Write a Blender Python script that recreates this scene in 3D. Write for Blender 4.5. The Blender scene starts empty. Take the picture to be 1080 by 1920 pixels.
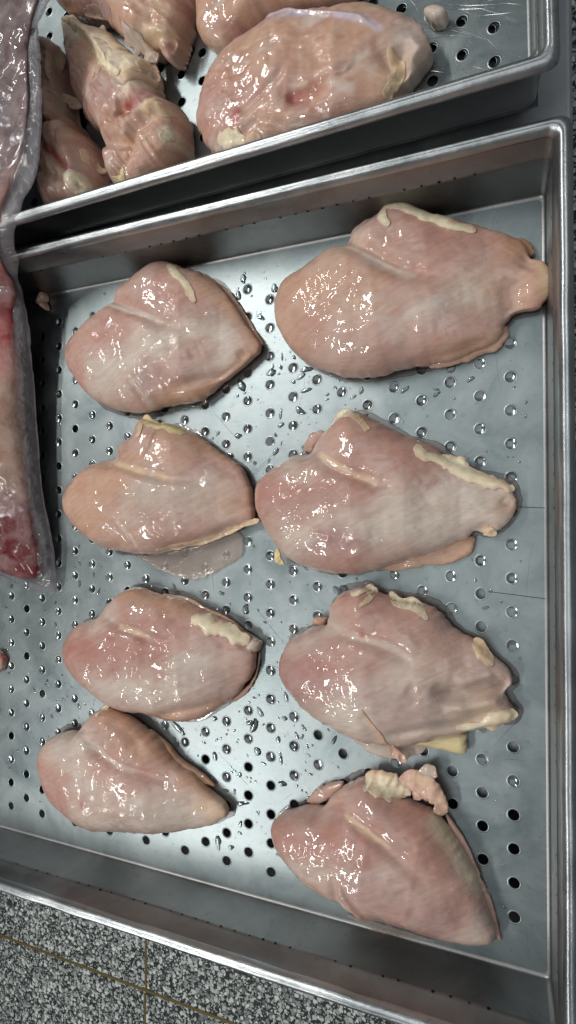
import bpy, math, random
import numpy as np
from mathutils import Matrix, Vector
from mathutils.kdtree import KDTree

# ------------------------------------------------------------------ camera, world, lamps, exposure
scene = bpy.context.scene
col = scene.collection
cam_data = bpy.data.cameras.new('camera')
cam_data.sensor_fit = 'VERTICAL'; cam_data.sensor_height = 36.0; cam_data.lens = 22.5
cam_data.clip_start = 0.01; cam_data.clip_end = 60.0
cam = bpy.data.objects.new('camera', cam_data); col.objects.link(cam)
ROT = Matrix(((0.90754, -0.002612, -0.419957), (0.007517, 0.999921, 0.010026), (0.419898, -0.012256, 0.907489)))
cam.matrix_world = Matrix.Translation((0.045961, -0.123308, 0.471881)) @ ROT.transposed().to_4x4()
scene.camera = cam

world = bpy.data.worlds.new('World'); scene.world = world; world.use_nodes = True
world.node_tree.nodes['Background'].inputs[0].default_value = (0.90, 0.95, 1.0, 1)
world.node_tree.nodes['Background'].inputs[1].default_value = 0.14

def area_lamp(name, loc, target, sx, sy, power, color):
    d = bpy.data.lights.new(name, 'AREA'); d.shape = 'RECTANGLE'; d.size = sx; d.size_y = sy; d.energy = power; d.color = color
    o = bpy.data.objects.new(name, d); col.objects.link(o); o.location = loc
    v = (Vector(target) - Vector(loc)).normalized(); z = -v
    y = Vector((0, 1, 0)); x = y.cross(z).normalized(); y = z.cross(x)
    o.rotation_euler = Matrix((x, y, z)).transposed().to_euler()
    return o
area_lamp('ceiling_lamp', (-1.38, 0.98, 2.0), (-0.25, -0.15, 0), 0.10, 1.2, 30, (1.0, 0.985, 0.95))
area_lamp('ceiling_lamp', (-1.45, -1.35, 2.0), (-0.25, -0.15, 0), 0.10, 1.2, 23, (1.0, 0.985, 0.95))
area_lamp('ceiling_bounce_lamp', (0.1, -0.1, 2.7), (-0.2, -0.15, 0), 2.6, 2.6, 16, (0.96, 0.99, 1.0))

scene.view_settings.view_transform = 'Standard'; scene.view_settings.look = 'None'
scene.view_settings.exposure = -0.10; scene.view_settings.gamma = 1.0
scene.cycles.max_bounces = 10; scene.cycles.glossy_bounces = 6; scene.cycles.transparent_max_bounces = 16
scene.cycles.use_denoising = True
scene.cycles.sample_clamp_indirect = 6.0

random.seed(7); rng = np.random.default_rng(7)

# ------------------------------------------------------------------ helpers
def lin(r, g, b): return tuple(((c / 255 + .055) / 1.055) ** 2.4 if c > 10 else c / 255 / 12.92 for c in (r, g, b))
def tag(o, label=None, cat=None, group=None, kind=None):
    if label: o['label'] = label
    if cat: o['category'] = cat
    if group: o['group'] = group
    if kind: o['kind'] = kind
    return o
def empty(name, loc):
    o = bpy.data.objects.new(name, None); col.objects.link(o); o.location = loc; o.empty_display_size = .02; return o
def mesh_obj(name, V, F, mat, parent=None, smooth=True, colors=None, origin=None):
    V = np.asarray(V, float)
    if origin is None: origin = parent.location if parent is not None else (0, 0, 0)
    V = V - np.array(origin)
    me = bpy.data.meshes.new(name); me.from_pydata(V.tolist(), [], F); 
    if smooth: me.polygons.foreach_set('use_smooth', [True] * len(me.polygons))
    if colors is not None:
        a = me.color_attributes.new('Col', 'FLOAT_COLOR', 'POINT')
        c = np.ones((len(V), 4)); c[:, :colors.shape[1]] = colors
        a.data.foreach_set('color', c.ravel())
    me.update(); me.materials.append(mat)
    o = bpy.data.objects.new(name, me); col.objects.link(o)
    if parent is not None: o.parent = parent
    else: o.location = origin
    return o
class MB:
    def __init__(s): s.V = []; s.F = []
    def add(s, V, F):
        n = len(s.V); s.V += [tuple(v) for v in V]; s.F += [tuple(i + n for i in f) for f in F]
    def box(s, x0, x1, y0, y1, z0, z1):
        s.add([(x, y, z) for z in (z0, z1) for y in (y0, y1) for x in (x0, x1)],
              [(0, 2, 3, 1), (4, 5, 7, 6), (0, 1, 5, 4), (2, 6, 7, 3), (0, 4, 6, 2), (1, 3, 7, 5)])

# ------------------------------------------------------------------ materials
class NT:
    def __init__(s, name):
        s.m = bpy.data.materials.new(name); s.m.use_nodes = True; s.t = s.m.node_tree; s.N = s.t.nodes; s.L = s.t.links
        s.p = s.N['Principled BSDF']; s.out = s.N['Material Output']; s.co = s.N.new('ShaderNodeTexCoord').outputs['Object']
    def link(s, a, b): s.L.new(a, b); return s
    def mapping(s, scale=(1, 1, 1), rot=(0, 0, 0)):
        n = s.N.new('ShaderNodeMapping'); n.inputs['Scale'].default_value = scale; n.inputs['Rotation'].default_value = rot
        s.L.new(s.co, n.inputs[0]); return n.outputs[0]
    def noise(s, scale, detail=3, rough=.5, vec=None, dist=0):
        n = s.N.new('ShaderNodeTexNoise'); n.inputs['Scale'].default_value = scale; n.inputs['Detail'].default_value = detail
        n.inputs['Roughness'].default_value = rough; n.inputs['Distortion'].default_value = dist
        s.L.new(vec if vec is not None else s.co, n.inputs['Vector']); return n.outputs['Fac']
    def ramp(s, fac, stops):
        n = s.N.new('ShaderNodeValToRGB'); e = n.color_ramp.elements
        while len(e) < len(stops): e.new(.5)
        for k, (p, c) in enumerate(stops): e[k].position = p; e[k].color = (*c, 1) if len(c) == 3 else c
        s.L.new(fac, n.inputs[0]); return n.outputs[0]
    def mixc(s, fac, a, b, mode='MIX'):
        n = s.N.new('ShaderNodeMix'); n.data_type = 'RGBA'; n.blend_type = mode
        for v, i in ((fac, n.inputs[0]), (a, n.inputs[6]), (b, n.inputs[7])):
            if hasattr(v, 'is_linked'): s.L.new(v, i)
            else: i.default_value = v if not isinstance(v, tuple) else (*v, 1)
        return n.outputs[2]
    def math(s, op, a, b=0.0):
        n = s.N.new('ShaderNodeMath'); n.operation = op
        for v, i in ((a, n.inputs[0]), (b, n.inputs[1])):
            if hasattr(v, 'is_linked'): s.L.new(v, i)
            else: i.default_value = v
        return n.outputs[0]
    def bump(s, h, strength, dist, normal=None):
        n = s.N.new('ShaderNodeBump'); n.inputs['Strength'].default_value = strength; n.inputs['Distance'].default_value = dist
        s.L.new(h, n.inputs['Height'])
        if normal is not None: s.L.new(normal, n.inputs['Normal'])
        return n.outputs[0]
    def set(s, **k):
        for a, v in k.items():
            i = s.p.inputs[a.replace('_', ' ')]
            if hasattr(v, 'is_linked'): s.L.new(v, i)
            else: i.default_value = (*v, 1) if isinstance(v, tuple) and len(v) == 3 and i.type == 'RGBA' else v

def steel(name, c0, c1, r0, r1, grain=1.0, wave=.35):
    t = NT(name)
    cloud = t.noise(22, 4, .6, dist=.6); fine = t.noise(260, 3, .6)
    brushed = t.noise(60, 3, .65, t.mapping((1, 22, 22), (0, 0, .05)))
    spots = t.noise(140, 4, .7)
    base = t.ramp(cloud, [(.3, c0), (.72, c1)])
    base = t.mixc(t.ramp(spots, [(.60, (0, 0, 0)), (.74, (.5, .5, .5))]), base, tuple(c * .55 for c in c0))
    ro = t.math('ADD', t.math('MULTIPLY', cloud, (r1 - r0) * 1.1), r0 - .1 * (r1 - r0)); ro = t.math('ADD', ro, t.math('MULTIPLY', brushed, .10)); ro = t.math('SUBTRACT', ro, .05)
    b1 = t.bump(t.noise(9, 2, .4), wave, .004); b2 = t.bump(brushed, .12 * grain, .0006, b1); b3 = t.bump(fine, .10 * grain, .0005, b2)
    t.set(Base_Color=base, Metallic=1.0, Roughness=ro, Normal=b3); return t.m
M = {}
M['floor_steel'] = steel('tray_floor_steel', lin(122, 133, 135), lin(160, 168, 169), .31, .52, .8, .30)
M['wall_steel'] = steel('tray_wall_steel', lin(128, 128, 128), lin(154, 155, 155), .36, .54, 1.2, .35)
M['rim_steel'] = steel('tray_rim_steel', lin(150, 156, 158), lin(196, 200, 202), .24, .46, 2.4, .6)
M['table_steel'] = steel('table_steel', lin(176, 182, 186), lin(204, 208, 210), .42, .6, 1.0)
t = NT('hole_shade_black'); t.set(Base_Color=(.012, .012, .013), Roughness=.8); M['shade_black'] = t.m  # flat black standing in for the dark seen through the holes
M['dark_steel'] = steel('dent_steel', lin(40, 40, 40), lin(60, 60, 60), .4, .6, 1.0)
M['bright_scratch'] = steel('scratch_steel', lin(235, 238, 240), lin(240, 242, 244), .3, .45, .5)

def meat_material(name, sss, coat, rough, wet=1.0, dark=.32):
    t = NT(name); a = t.N.new('ShaderNodeVertexColor'); a.layer_name = 'Col'
    fib = t.noise(30, 4, .65, t.mapping((1.0, 14, 14), (0, 0, math.radians(28))))
    mott = t.noise(55, 4, .6, dist=.4); fine = t.noise(320, 3, .6)
    c = t.mixc(t.ramp(fib, [(.35, (.6, .6, .6)), (.68, (0, 0, 0))]), a.outputs['Color'], (.92, .80, .72), 'MULTIPLY')
    c = t.mixc(t.ramp(mott, [(.4, (0, 0, 0)), (.75, (dark, dark, dark))]), c, (.62, .55, .50))
    film = t.noise(58, 1, .35, dist=1.3); film2 = t.noise(210, 2, .5, dist=1.2); drops = t.noise(520, 1, .5)
    n1 = t.bump(film, 1.0, .0024 * wet); n2 = t.bump(film2, 1.0, .00010 * wet, n1); n3 = t.bump(t.ramp(drops, [(.62, (0, 0, 0)), (.72, (1, 1, 1))]), 1.0, .00002 * wet, n2)
    b1 = t.bump(fib, .5, .0008); b2 = t.bump(fine, .3, .0005, b1)
    coat = t.math('MULTIPLY', t.ramp(t.noise(42, 3, .6), [(.42, (.15, .15, .15)), (.60, (1, 1, 1))]), coat)
    t.set(Base_Color=c, Roughness=rough, Normal=b2, Subsurface_Weight=sss, Subsurface_Radius=(.75, .42, .32), Subsurface_Scale=.006,
          Coat_Weight=coat, Coat_Roughness=.022, Coat_IOR=1.65, Coat_Normal=n3, Specular_IOR_Level=.30)
    return t.m
M['meat'] = meat_material('raw_chicken', .28, 1.0, .42)
M['fat'] = meat_material('chicken_fat', .30, .55, .45, .8, .06)
M['bagmeat'] = meat_material('raw_red_meat', .25, .6, .45, .8)
t = NT('wet_membrane'); t.set(Base_Color=lin(196, 174, 158), Roughness=.10, Alpha=.30, Coat_Weight=1.0, Coat_Roughness=.05)
t.set(Normal=t.bump(t.noise(90, 3, .6, dist=1), .5, .004)); M['membrane'] = t.m
t = NT('water'); g = t.N.new('ShaderNodeBsdfGlossy'); g.inputs['Roughness'].default_value = .03
tr = t.N.new('ShaderNodeBsdfTransparent'); tr.inputs['Color'].default_value = (.90, .93, .93, 1); mx = t.N.new('ShaderNodeMixShader'); fr = t.N.new('ShaderNodeFresnel'); fr.inputs[0].default_value = 1.9
t.link(fr.outputs[0], mx.inputs[0]).link(tr.outputs[0], mx.inputs[1]).link(g.outputs[0], mx.inputs[2]).link(mx.outputs[0], t.out.inputs['Surface']); M['water'] = t.m
# water held in the punched holes: part of the light is mirrored, the rest passes to the table below
t = NT('hole_water'); g = t.N.new('ShaderNodeBsdfGlossy'); g.inputs['Roughness'].default_value = .17; g.inputs['Color'].default_value = (.80, .84, .85, 1)
tr = t.N.new('ShaderNodeBsdfTransparent'); tr.inputs['Color'].default_value = (.8, .85, .85, 1); mx = t.N.new('ShaderNodeMixShader'); mx.inputs[0].default_value = .22
t.link(tr.outputs[0], mx.inputs[1]).link(g.outputs[0], mx.inputs[2]).link(mx.outputs[0], t.out.inputs['Surface']); M['hole_water'] = t.m
# clear plastic of the meat bag: mostly see-through, with a milky haze and a gloss
t = NT('clear_plastic'); a = t.N.new('ShaderNodeVertexColor'); a.layer_name = 'Col'
cr = t.noise(95, 3, .6, dist=1.4); cr2 = t.noise(24, 3, .5, dist=.8)
nb = t.bump(cr, 1.0, .0016, t.bump(cr2, 1.0, .004))
t.set(Base_Color=lin(168, 164, 168), Roughness=.35, Normal=nb)
tr = t.N.new('ShaderNodeBsdfTransparent'); tr.inputs['Color'].default_value = (.96, .95, .96, 1); mx = t.N.new('ShaderNodeMixShader')
fac = t.math('MULTIPLY', a.outputs['Color'], t.math('ADD', t.math('MULTIPLY', cr, 1.6), .2))
gl = t.N.new('ShaderNodeBsdfGlossy'); gl.inputs['Roughness'].default_value = .05; fr = t.N.new('ShaderNodeFresnel'); fr.inputs[0].default_value = 1.5; mg = t.N.new('ShaderNodeMixShader')
gm = t.N.new('ShaderNodeNewGeometry'); cf = t.math('MULTIPLY', fr.outputs[0], t.math('SUBTRACT', 1.0, gm.outputs['Backfacing']))
t.link(nb, gl.inputs['Normal']).link(nb, fr.inputs['Normal'])
t.link(fac, mx.inputs[0]).link(tr.outputs[0], mx.inputs[1]).link(t.p.outputs[0], mx.inputs[2])
t.link(cf, mg.inputs[0]).link(mx.outputs[0], mg.inputs[1]).link(gl.outputs[0], mg.inputs[2]).link(mg.outputs[0], t.out.inputs['Surface']); M['plastic'] = t.m
t = NT('meat_juice'); g = t.N.new('ShaderNodeBsdfGlossy'); g.inputs['Roughness'].default_value = .04
tr = t.N.new('ShaderNodeBsdfTransparent'); tr.inputs['Color'].default_value = (.80, .74, .72, 1); mx = t.N.new('ShaderNodeMixShader'); fr = t.N.new('ShaderNodeFresnel'); fr.inputs[0].default_value = 1.4
t.link(fr.outputs[0], mx.inputs[0]).link(tr.outputs[0], mx.inputs[1]).link(g.outputs[0], mx.inputs[2]).link(mx.outputs[0], t.out.inputs['Surface']); M['juice'] = t.m
# terrazzo: pale marble chips of several sizes in a dark cement
t = NT('terrazzo')
def vor(scale, feature='F1'):
    n = t.N.new('ShaderNodeTexVoronoi'); n.inputs['Scale'].default_value = scale; n.feature = feature
    w = t.N.new('ShaderNodeTexNoise'); w.inputs['Scale'].default_value = scale * .9; t.link(t.co, w.inputs['Vector'])
    mp = t.N.new('ShaderNodeMix'); mp.data_type = 'RGBA'; mp.blend_type = 'LINEAR_LIGHT'; mp.inputs[0].default_value = .35 / scale
    t.link(t.co, mp.inputs[6]).link(w.outputs['Color'], mp.inputs[7]).link(mp.outputs[2], n.inputs['Vector']); return n
def chips(scale, r0, r1):
    v = vor(scale); n = t.noise(scale * 2.2, 2, .5); d = t.math('ADD', v.outputs['Distance'], t.math('MULTIPLY', t.math('SUBTRACT', n, .5), .5))
    sep = t.N.new('ShaderNodeSeparateColor'); t.link(v.outputs['Color'], sep.inputs[0])
    th = t.math('ADD', t.math('MULTIPLY', sep.outputs[0], r1 - r0), r0)
    return t.ramp(t.math('SUBTRACT', th, d), [(.0, (0, 0, 0)), (.07, (1, 1, 1))]), t.ramp(sep.outputs[1], [(.0, lin(110, 116, 114)), (.3, lin(160, 168, 164)), (.7, lin(206, 212, 208)), (1, lin(232, 234, 228))])
mA, cA = chips(102, .30, .64); mB, cB = chips(220, .2, .62)
gr = t.ramp(t.noise(60, 3), [(.3, lin(34, 38, 38)), (.8, lin(58, 64, 64))])
t.set(Base_Color=t.mixc(mA, t.mixc(mB, gr, cB), cA), Roughness=.40); M['terrazzo'] = t.m
t = NT('brass'); t.set(Base_Color=lin(128, 112, 70), Metallic=.5, Roughness=.42, Normal=t.bump(t.noise(300, 3), .3, .001)); M['brass'] = t.m

PIG = dict(base=(200, 165, 151), pink=(194, 147, 135), pinkdeep=(184, 133, 122), mauve=(168, 121, 119), pale=(215, 202, 190), palegrey=(203, 190, 178), tan=(204, 164, 138),
           orange=(203, 162, 137), brown=(180, 140, 112), cream=(248, 236, 206), creamtan=(230, 204, 170), yellow=(236, 222, 168), red=(164, 62, 62), pinkfat=(220, 184, 164),
           greyfat=(196, 188, 176), lilac=(206, 196, 214), mauvefat=(184, 158, 154), membrane=(196, 186, 170))
PIG = {k: np.array(lin(*v)) for k, v in PIG.items()}

# ---------------------------------------------------------------- meat surface maths (metres)
def hash2(ix, iy, seed):
    n = (ix.astype(np.int64) * 374761393 + iy.astype(np.int64) * 668265263 + seed * 1442695041) & 0x7fffffff
    n = ((n ^ (n >> 13)) * 1274126177) & 0x7fffffff
    return ((n ^ (n >> 16)) & 0xffff) / 65535.0
def vnoise(x, y, seed=0):
    x = np.asarray(x, float); y = np.asarray(y, float)
    ix = np.floor(x); iy = np.floor(y); fx = x - ix; fy = y - iy
    ux = fx * fx * fx * (fx * (fx * 6 - 15) + 10); uy = fy * fy * fy * (fy * (fy * 6 - 15) + 10)
    a = hash2(ix, iy, seed); b = hash2(ix + 1, iy, seed); c = hash2(ix, iy + 1, seed); d = hash2(ix + 1, iy + 1, seed)
    return (a + (b - a) * ux) * (1 - uy) + (c + (d - c) * ux) * uy - 0.5
def seg_dist(x, y, pts):
    best = np.full(np.shape(x), 1e9); par = np.zeros(np.shape(x)); n = max(1, len(pts) - 1)
    if len(pts) == 1: return np.hypot(x - pts[0][0], y - pts[0][1]), par
    for k in range(len(pts) - 1):
        (x0, y0), (x1, y1) = pts[k][:2], pts[k + 1][:2]
        dx, dy = x1 - x0, y1 - y0; L = dx * dx + dy * dy + 1e-12
        t = np.clip(((x - x0) * dx + (y - y0) * dy) / L, 0, 1)
        d = np.hypot(x - x0 - t * dx, y - y0 - t * dy)
        m = d < best; best = np.where(m, d, best); par = np.where(m, (k + t) / n, par)
    return best, par
def closed_curve(pts, n):
    P = np.array(pts, float); N = len(P); out = []
    for i in range(N):
        p0, p1, p2, p3 = P[i - 1], P[i], P[(i + 1) % N], P[(i + 2) % N]
        for t in np.linspace(0, 1, 16, endpoint=False):
            out.append(0.5 * (2 * p1 + (p2 - p0) * t + (2 * p0 - 5 * p1 + 4 * p2 - p3) * t * t + (3 * p1 - p0 - 3 * p2 + p3) * t ** 3))
    Q = np.array(out); D = np.r_[0, np.cumsum(np.hypot(*(np.roll(Q, -1, 0) - Q).T))]
    s = np.linspace(0, D[-1], n, endpoint=False); Q = np.vstack([Q, Q[:1]])
    return np.c_[np.interp(s, D, Q[:, 0]), np.interp(s, D, Q[:, 1])]
def open_curve(pts, n):
    P = np.array(pts, float); 
    P = np.vstack([2 * P[0] - P[1], P, 2 * P[-1] - P[-2]]); out = []
    for i in range(1, len(P) - 2):
        p0, p1, p2, p3 = P[i - 1], P[i], P[i + 1], P[i + 2]
        for t in np.linspace(0, 1, 12, endpoint=False):
            out.append(0.5 * (2 * p1 + (p2 - p0) * t + (2 * p0 - 5 * p1 + 4 * p2 - p3) * t * t + (3 * p1 - p0 - 3 * p2 + p3) * t ** 3))
    out.append(P[-2]); Q = np.array(out); D = np.r_[0, np.cumsum(np.sqrt(((Q[1:] - Q[:-1]) ** 2).sum(1)))]
    s = np.linspace(0, D[-1], n)
    return np.c_[tuple(np.interp(s, D, Q[:, k]) for k in range(Q.shape[1]))]

class Lump:
    """a lump of meat lying on a plane: outline at height zb, domed top carried by a spine, tucked-in underside"""
    def __init__(s, outline, spine, zb, heights, carve=(), nb=240, nr=52, seed=1, rag=0.0006, power=2.2, lumpy=0.0012, z0=0.0, base=None, under=0.9, step=None):
        s.B = closed_curve(outline, nb); a = (s.B[:, 0] * np.roll(s.B[:, 1], -1) - s.B[:, 1] * np.roll(s.B[:, 0], -1)).sum()
        if a < 0: s.B = s.B[::-1].copy()
        c = s.B.mean(0); d = s.B - c; L = np.hypot(*d.T)[:, None]; u = s.B * 1000
        s.B = s.B + d / L * rag * 2 * (vnoise(u[:, 0] / 5, u[:, 1] / 5, seed) + .6 * vnoise(u[:, 0] / 2.2, u[:, 1] / 2.2, seed + 3))[:, None]
        s.zb, s.heights, s.carve, s.seed, s.power, s.lumpy, s.z0, s.base = zb, heights, carve, seed, power, lumpy, z0, base
        M = 24; sp = open_curve(spine, M); s.sp = sp
        idx = ((s.B[:, None, :] - sp[None]) ** 2).sum(2).argmin(1); s.idx = idx
        s.M, s.nr, s.nb = M, nr, nb; s.tri = None
        if step is None:
            t = np.linspace(0, 1, nr + 1)[1:]; r = np.sin(t * np.pi / 2)
            X = sp[idx][None] * (1 - r)[:, None, None] + s.B[None] * r[:, None, None]
            XY = np.concatenate([sp, X.reshape(-1, 2)]); u = s.field(XY); u[-nb:] = 0
        else:
            from mathutils.geometry import delaunay_2d_cdt
            x0, y0 = s.B.min(0); x1, y1 = s.B.max(0); g = []
            for k, yy in enumerate(np.arange(y0, y1, step * .866)):
                xx = np.arange(x0 + (k % 2) * step / 2, x1, step); g.append(np.c_[xx, np.full(len(xx), yy)])
            g = np.concatenate(g); jr = np.random.default_rng(seed); g = g + jr.uniform(-.12, .12, g.shape) * step
            g = g[s.contains(g)]; g = g[s.field(g) > step * 1.55]
            tn_ = np.roll(s.B, -1, 0) - np.roll(s.B, 1, 0); tn_ /= np.hypot(*tn_.T)[:, None]; nn = np.c_[-tn_[:, 1], tn_[:, 0]]
            rings = []
            for e in (step * .28, step * .8):
                q = s.B + nn * e; q = q[s.contains(q)]; rings.append(q[s.field(q) > e * .8])
            allp = np.concatenate([s.B] + rings + [g])
            vs, _, fs, ov, _, _ = delaunay_2d_cdt([Vector((p[0], p[1])) for p in allp], [], [list(range(nb))], 1, 1e-7)
            P2 = np.array([(v.x, v.y) for v in vs]); ob = np.full(len(P2), -1)
            for i, o in enumerate(ov):
                for q in o:
                    if q < nb: ob[i] = q
            inner = np.where(ob < 0)[0]; order = np.concatenate([inner, np.zeros(nb, int)]); new = np.empty(len(P2), int); new[inner] = np.arange(len(inner))
            m_ = ob >= 0; new[m_] = len(inner) + ob[m_]
            XY = np.concatenate([P2[inner], s.B]); u = s.field(XY); u[-nb:] = 0
            s.tri = [tuple(int(new[k]) for k in f) for f in fs]
        tn = np.clip(u / np.percentile(u, 99.5), 0, 1); rr = 1 - tn; s.u = u
        ax = sp[-1] - sp[0]; sc = np.clip(((XY - sp[0]) @ ax) / (ax @ ax), -.35, 1.35)
        hx = np.linspace(0, 1, len(heights)); H = np.interp(sc, np.r_[-.35, hx, 1.35], np.r_[heights[0], heights, heights[-1] * .8])
        hb = np.minimum(zb, H * .6); zt = hb + (H - hb) * np.sqrt(1 - (1 - tn) ** power)
        top = np.c_[XY, zt]; x, y = top[:, 0] * 1000, top[:, 1] * 1000; fade = np.clip(tn * 5, 0, 1)
        top[:, 2] += fade * (lumpy * 2 * vnoise(x / 26, y / 26, seed + 11) + lumpy * .8 * vnoise(x / 11, y / 11, seed + 5) + lumpy * .28 * vnoise(x / 4, y / 4, seed + 7))
        for pts, w, dep, *stp in carve:
            dd, par = seg_dist(top[:, 0], top[:, 1], pts)
            env = np.clip(np.minimum(par * 5 + .35, (1 - par) * 3 + .1), 0, 1) if len(pts) > 1 else 1
            top[:, 2] -= np.clip(tn * 12, 0, 1) * dep * env * np.exp(-(dd / w) ** 2)
            if stp:
                # one lobe overlaps the other along this line: the far side lies lower
                (ax0, ay0), (ax1, ay1) = pts[0], pts[-1]; Lp = np.hypot(ax1 - ax0, ay1 - ay0); P_ = np.array(pts)
                tq = ((top[:, 0] - ax0) * (ax1 - ax0) + (top[:, 1] - ay0) * (ay1 - ay0)) / Lp; tp = ((P_[:, 0] - ax0) * (ax1 - ax0) + (P_[:, 1] - ay0) * (ay1 - ay0)) / Lp; hp = ((P_[:, 1] - ay0) * (ax1 - ax0) - (P_[:, 0] - ax0) * (ay1 - ay0)) / Lp
                hq = ((top[:, 1] - ay0) * (ax1 - ax0) - (top[:, 0] - ax0) * (ay1 - ay0)) / Lp - np.interp(tq, tp, hp)
                al = np.clip(1 - tq / Lp, 0, 1); top[:, 2] -= np.clip(tn * 6, 0, 1) * stp[0] * al * (1 / (1 + np.exp(-hq / .0011))) * np.exp(-(np.maximum(hq, 0) / .022) ** 2) * (tq > -.03)
        top[:, 2] = np.maximum(top[:, 2], .0012)
        rim = top[-nb:]; cc = sp[idx]; lower = []
        for q, zf in ((.992, .66), (.97, .3), (under, .0), (.3, .0)):
            lower.append(np.c_[cc * (1 - q) + s.B * q, rim[:, 2] * zf + (.0003 if zf == 0 else 0)])
        s.low = np.concatenate(lower); s.r = np.concatenate([rr, np.ones(nb * 4)])
        s.V = np.concatenate([top, s.low]); s.top = top
        if base is not None: s.V[:, 2] += base(s.V[:, 0], s.V[:, 1])
        s.V[:, 2] += z0
    def contains(s, g):
        a, b = s.B, np.roll(s.B, 1, 0); out = np.zeros(len(g), bool)
        for q in range(0, len(g), 8000):
            x, y = g[q:q + 8000, 0][:, None], g[q:q + 8000, 1][:, None]
            m = ((a[:, 1] > y) != (b[:, 1] > y)) & (x < (b[:, 0] - a[:, 0]) * (y - a[:, 1]) / (b[:, 1] - a[:, 1] + 1e-15) + a[:, 0]); out[q:q + 8000] = m.sum(1) % 2 == 1
        return out
    def field(s, XY):
        """smooth distance to the outline (an Lp distance field)"""
        Bd = np.concatenate([s.B * (1 - f) + np.roll(s.B, -1, 0) * f for f in (0, .33, .67)]).astype(np.float32); ds = np.sqrt(((np.roll(s.B, -1, 0) - s.B) ** 2).sum(1)); ds = (np.tile(ds, 3) / 3).astype(np.float32)
        u = np.empty(len(XY)); G = XY.astype(np.float32)
        for q in range(0, len(XY), 3000):
            d2 = (G[q:q + 3000, 0:1] - Bd[:, 0]) ** 2 + (G[q:q + 3000, 1:2] - Bd[:, 1]) ** 2 + 1e-9; u[q:q + 3000] = ((1 / (d2 * np.sqrt(d2))) @ ds) ** -.5
        return u * 1.41421
    def faces(s):
        F = []; nb, M = s.nb, s.M
        if s.tri is not None:
            n0 = len(s.top) - nb; F = list(s.tri)
            for k in range(4):
                o = n0 + k * nb
                for i in range(nb):
                    j = (i + 1) % nb; F.append((o + i, o + nb + i, o + nb + j, o + j))
            o = n0 + 4 * nb; F.append(tuple(o + i for i in range(nb))[::-1]); return F
        for i in range(nb):
            j = (i + 1) % nb; a, b = int(s.idx[i]), int(s.idx[j]); p, q = M + i, M + j
            F.append((p, q, b) if a == b else (p, q, b, a))
        for k in range(s.nr - 1 + 4):
            o = M + k * nb
            for i in range(nb):
                j = (i + 1) % nb; F.append((o + i, o + nb + i, o + nb + j, o + j))
        o = M + (s.nr + 3) * nb; F.append(tuple(o + i for i in range(nb)))
        return F
    def z(s, x, y):
        n = len(s.top); d = np.hypot(s.V[:n, 0] - x, s.V[:n, 1] - y); k = np.argsort(d)[:6]; w = 1 / (d[k] + 1e-4)
        return float((s.V[k, 2] * w).sum() / w.sum())

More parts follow.
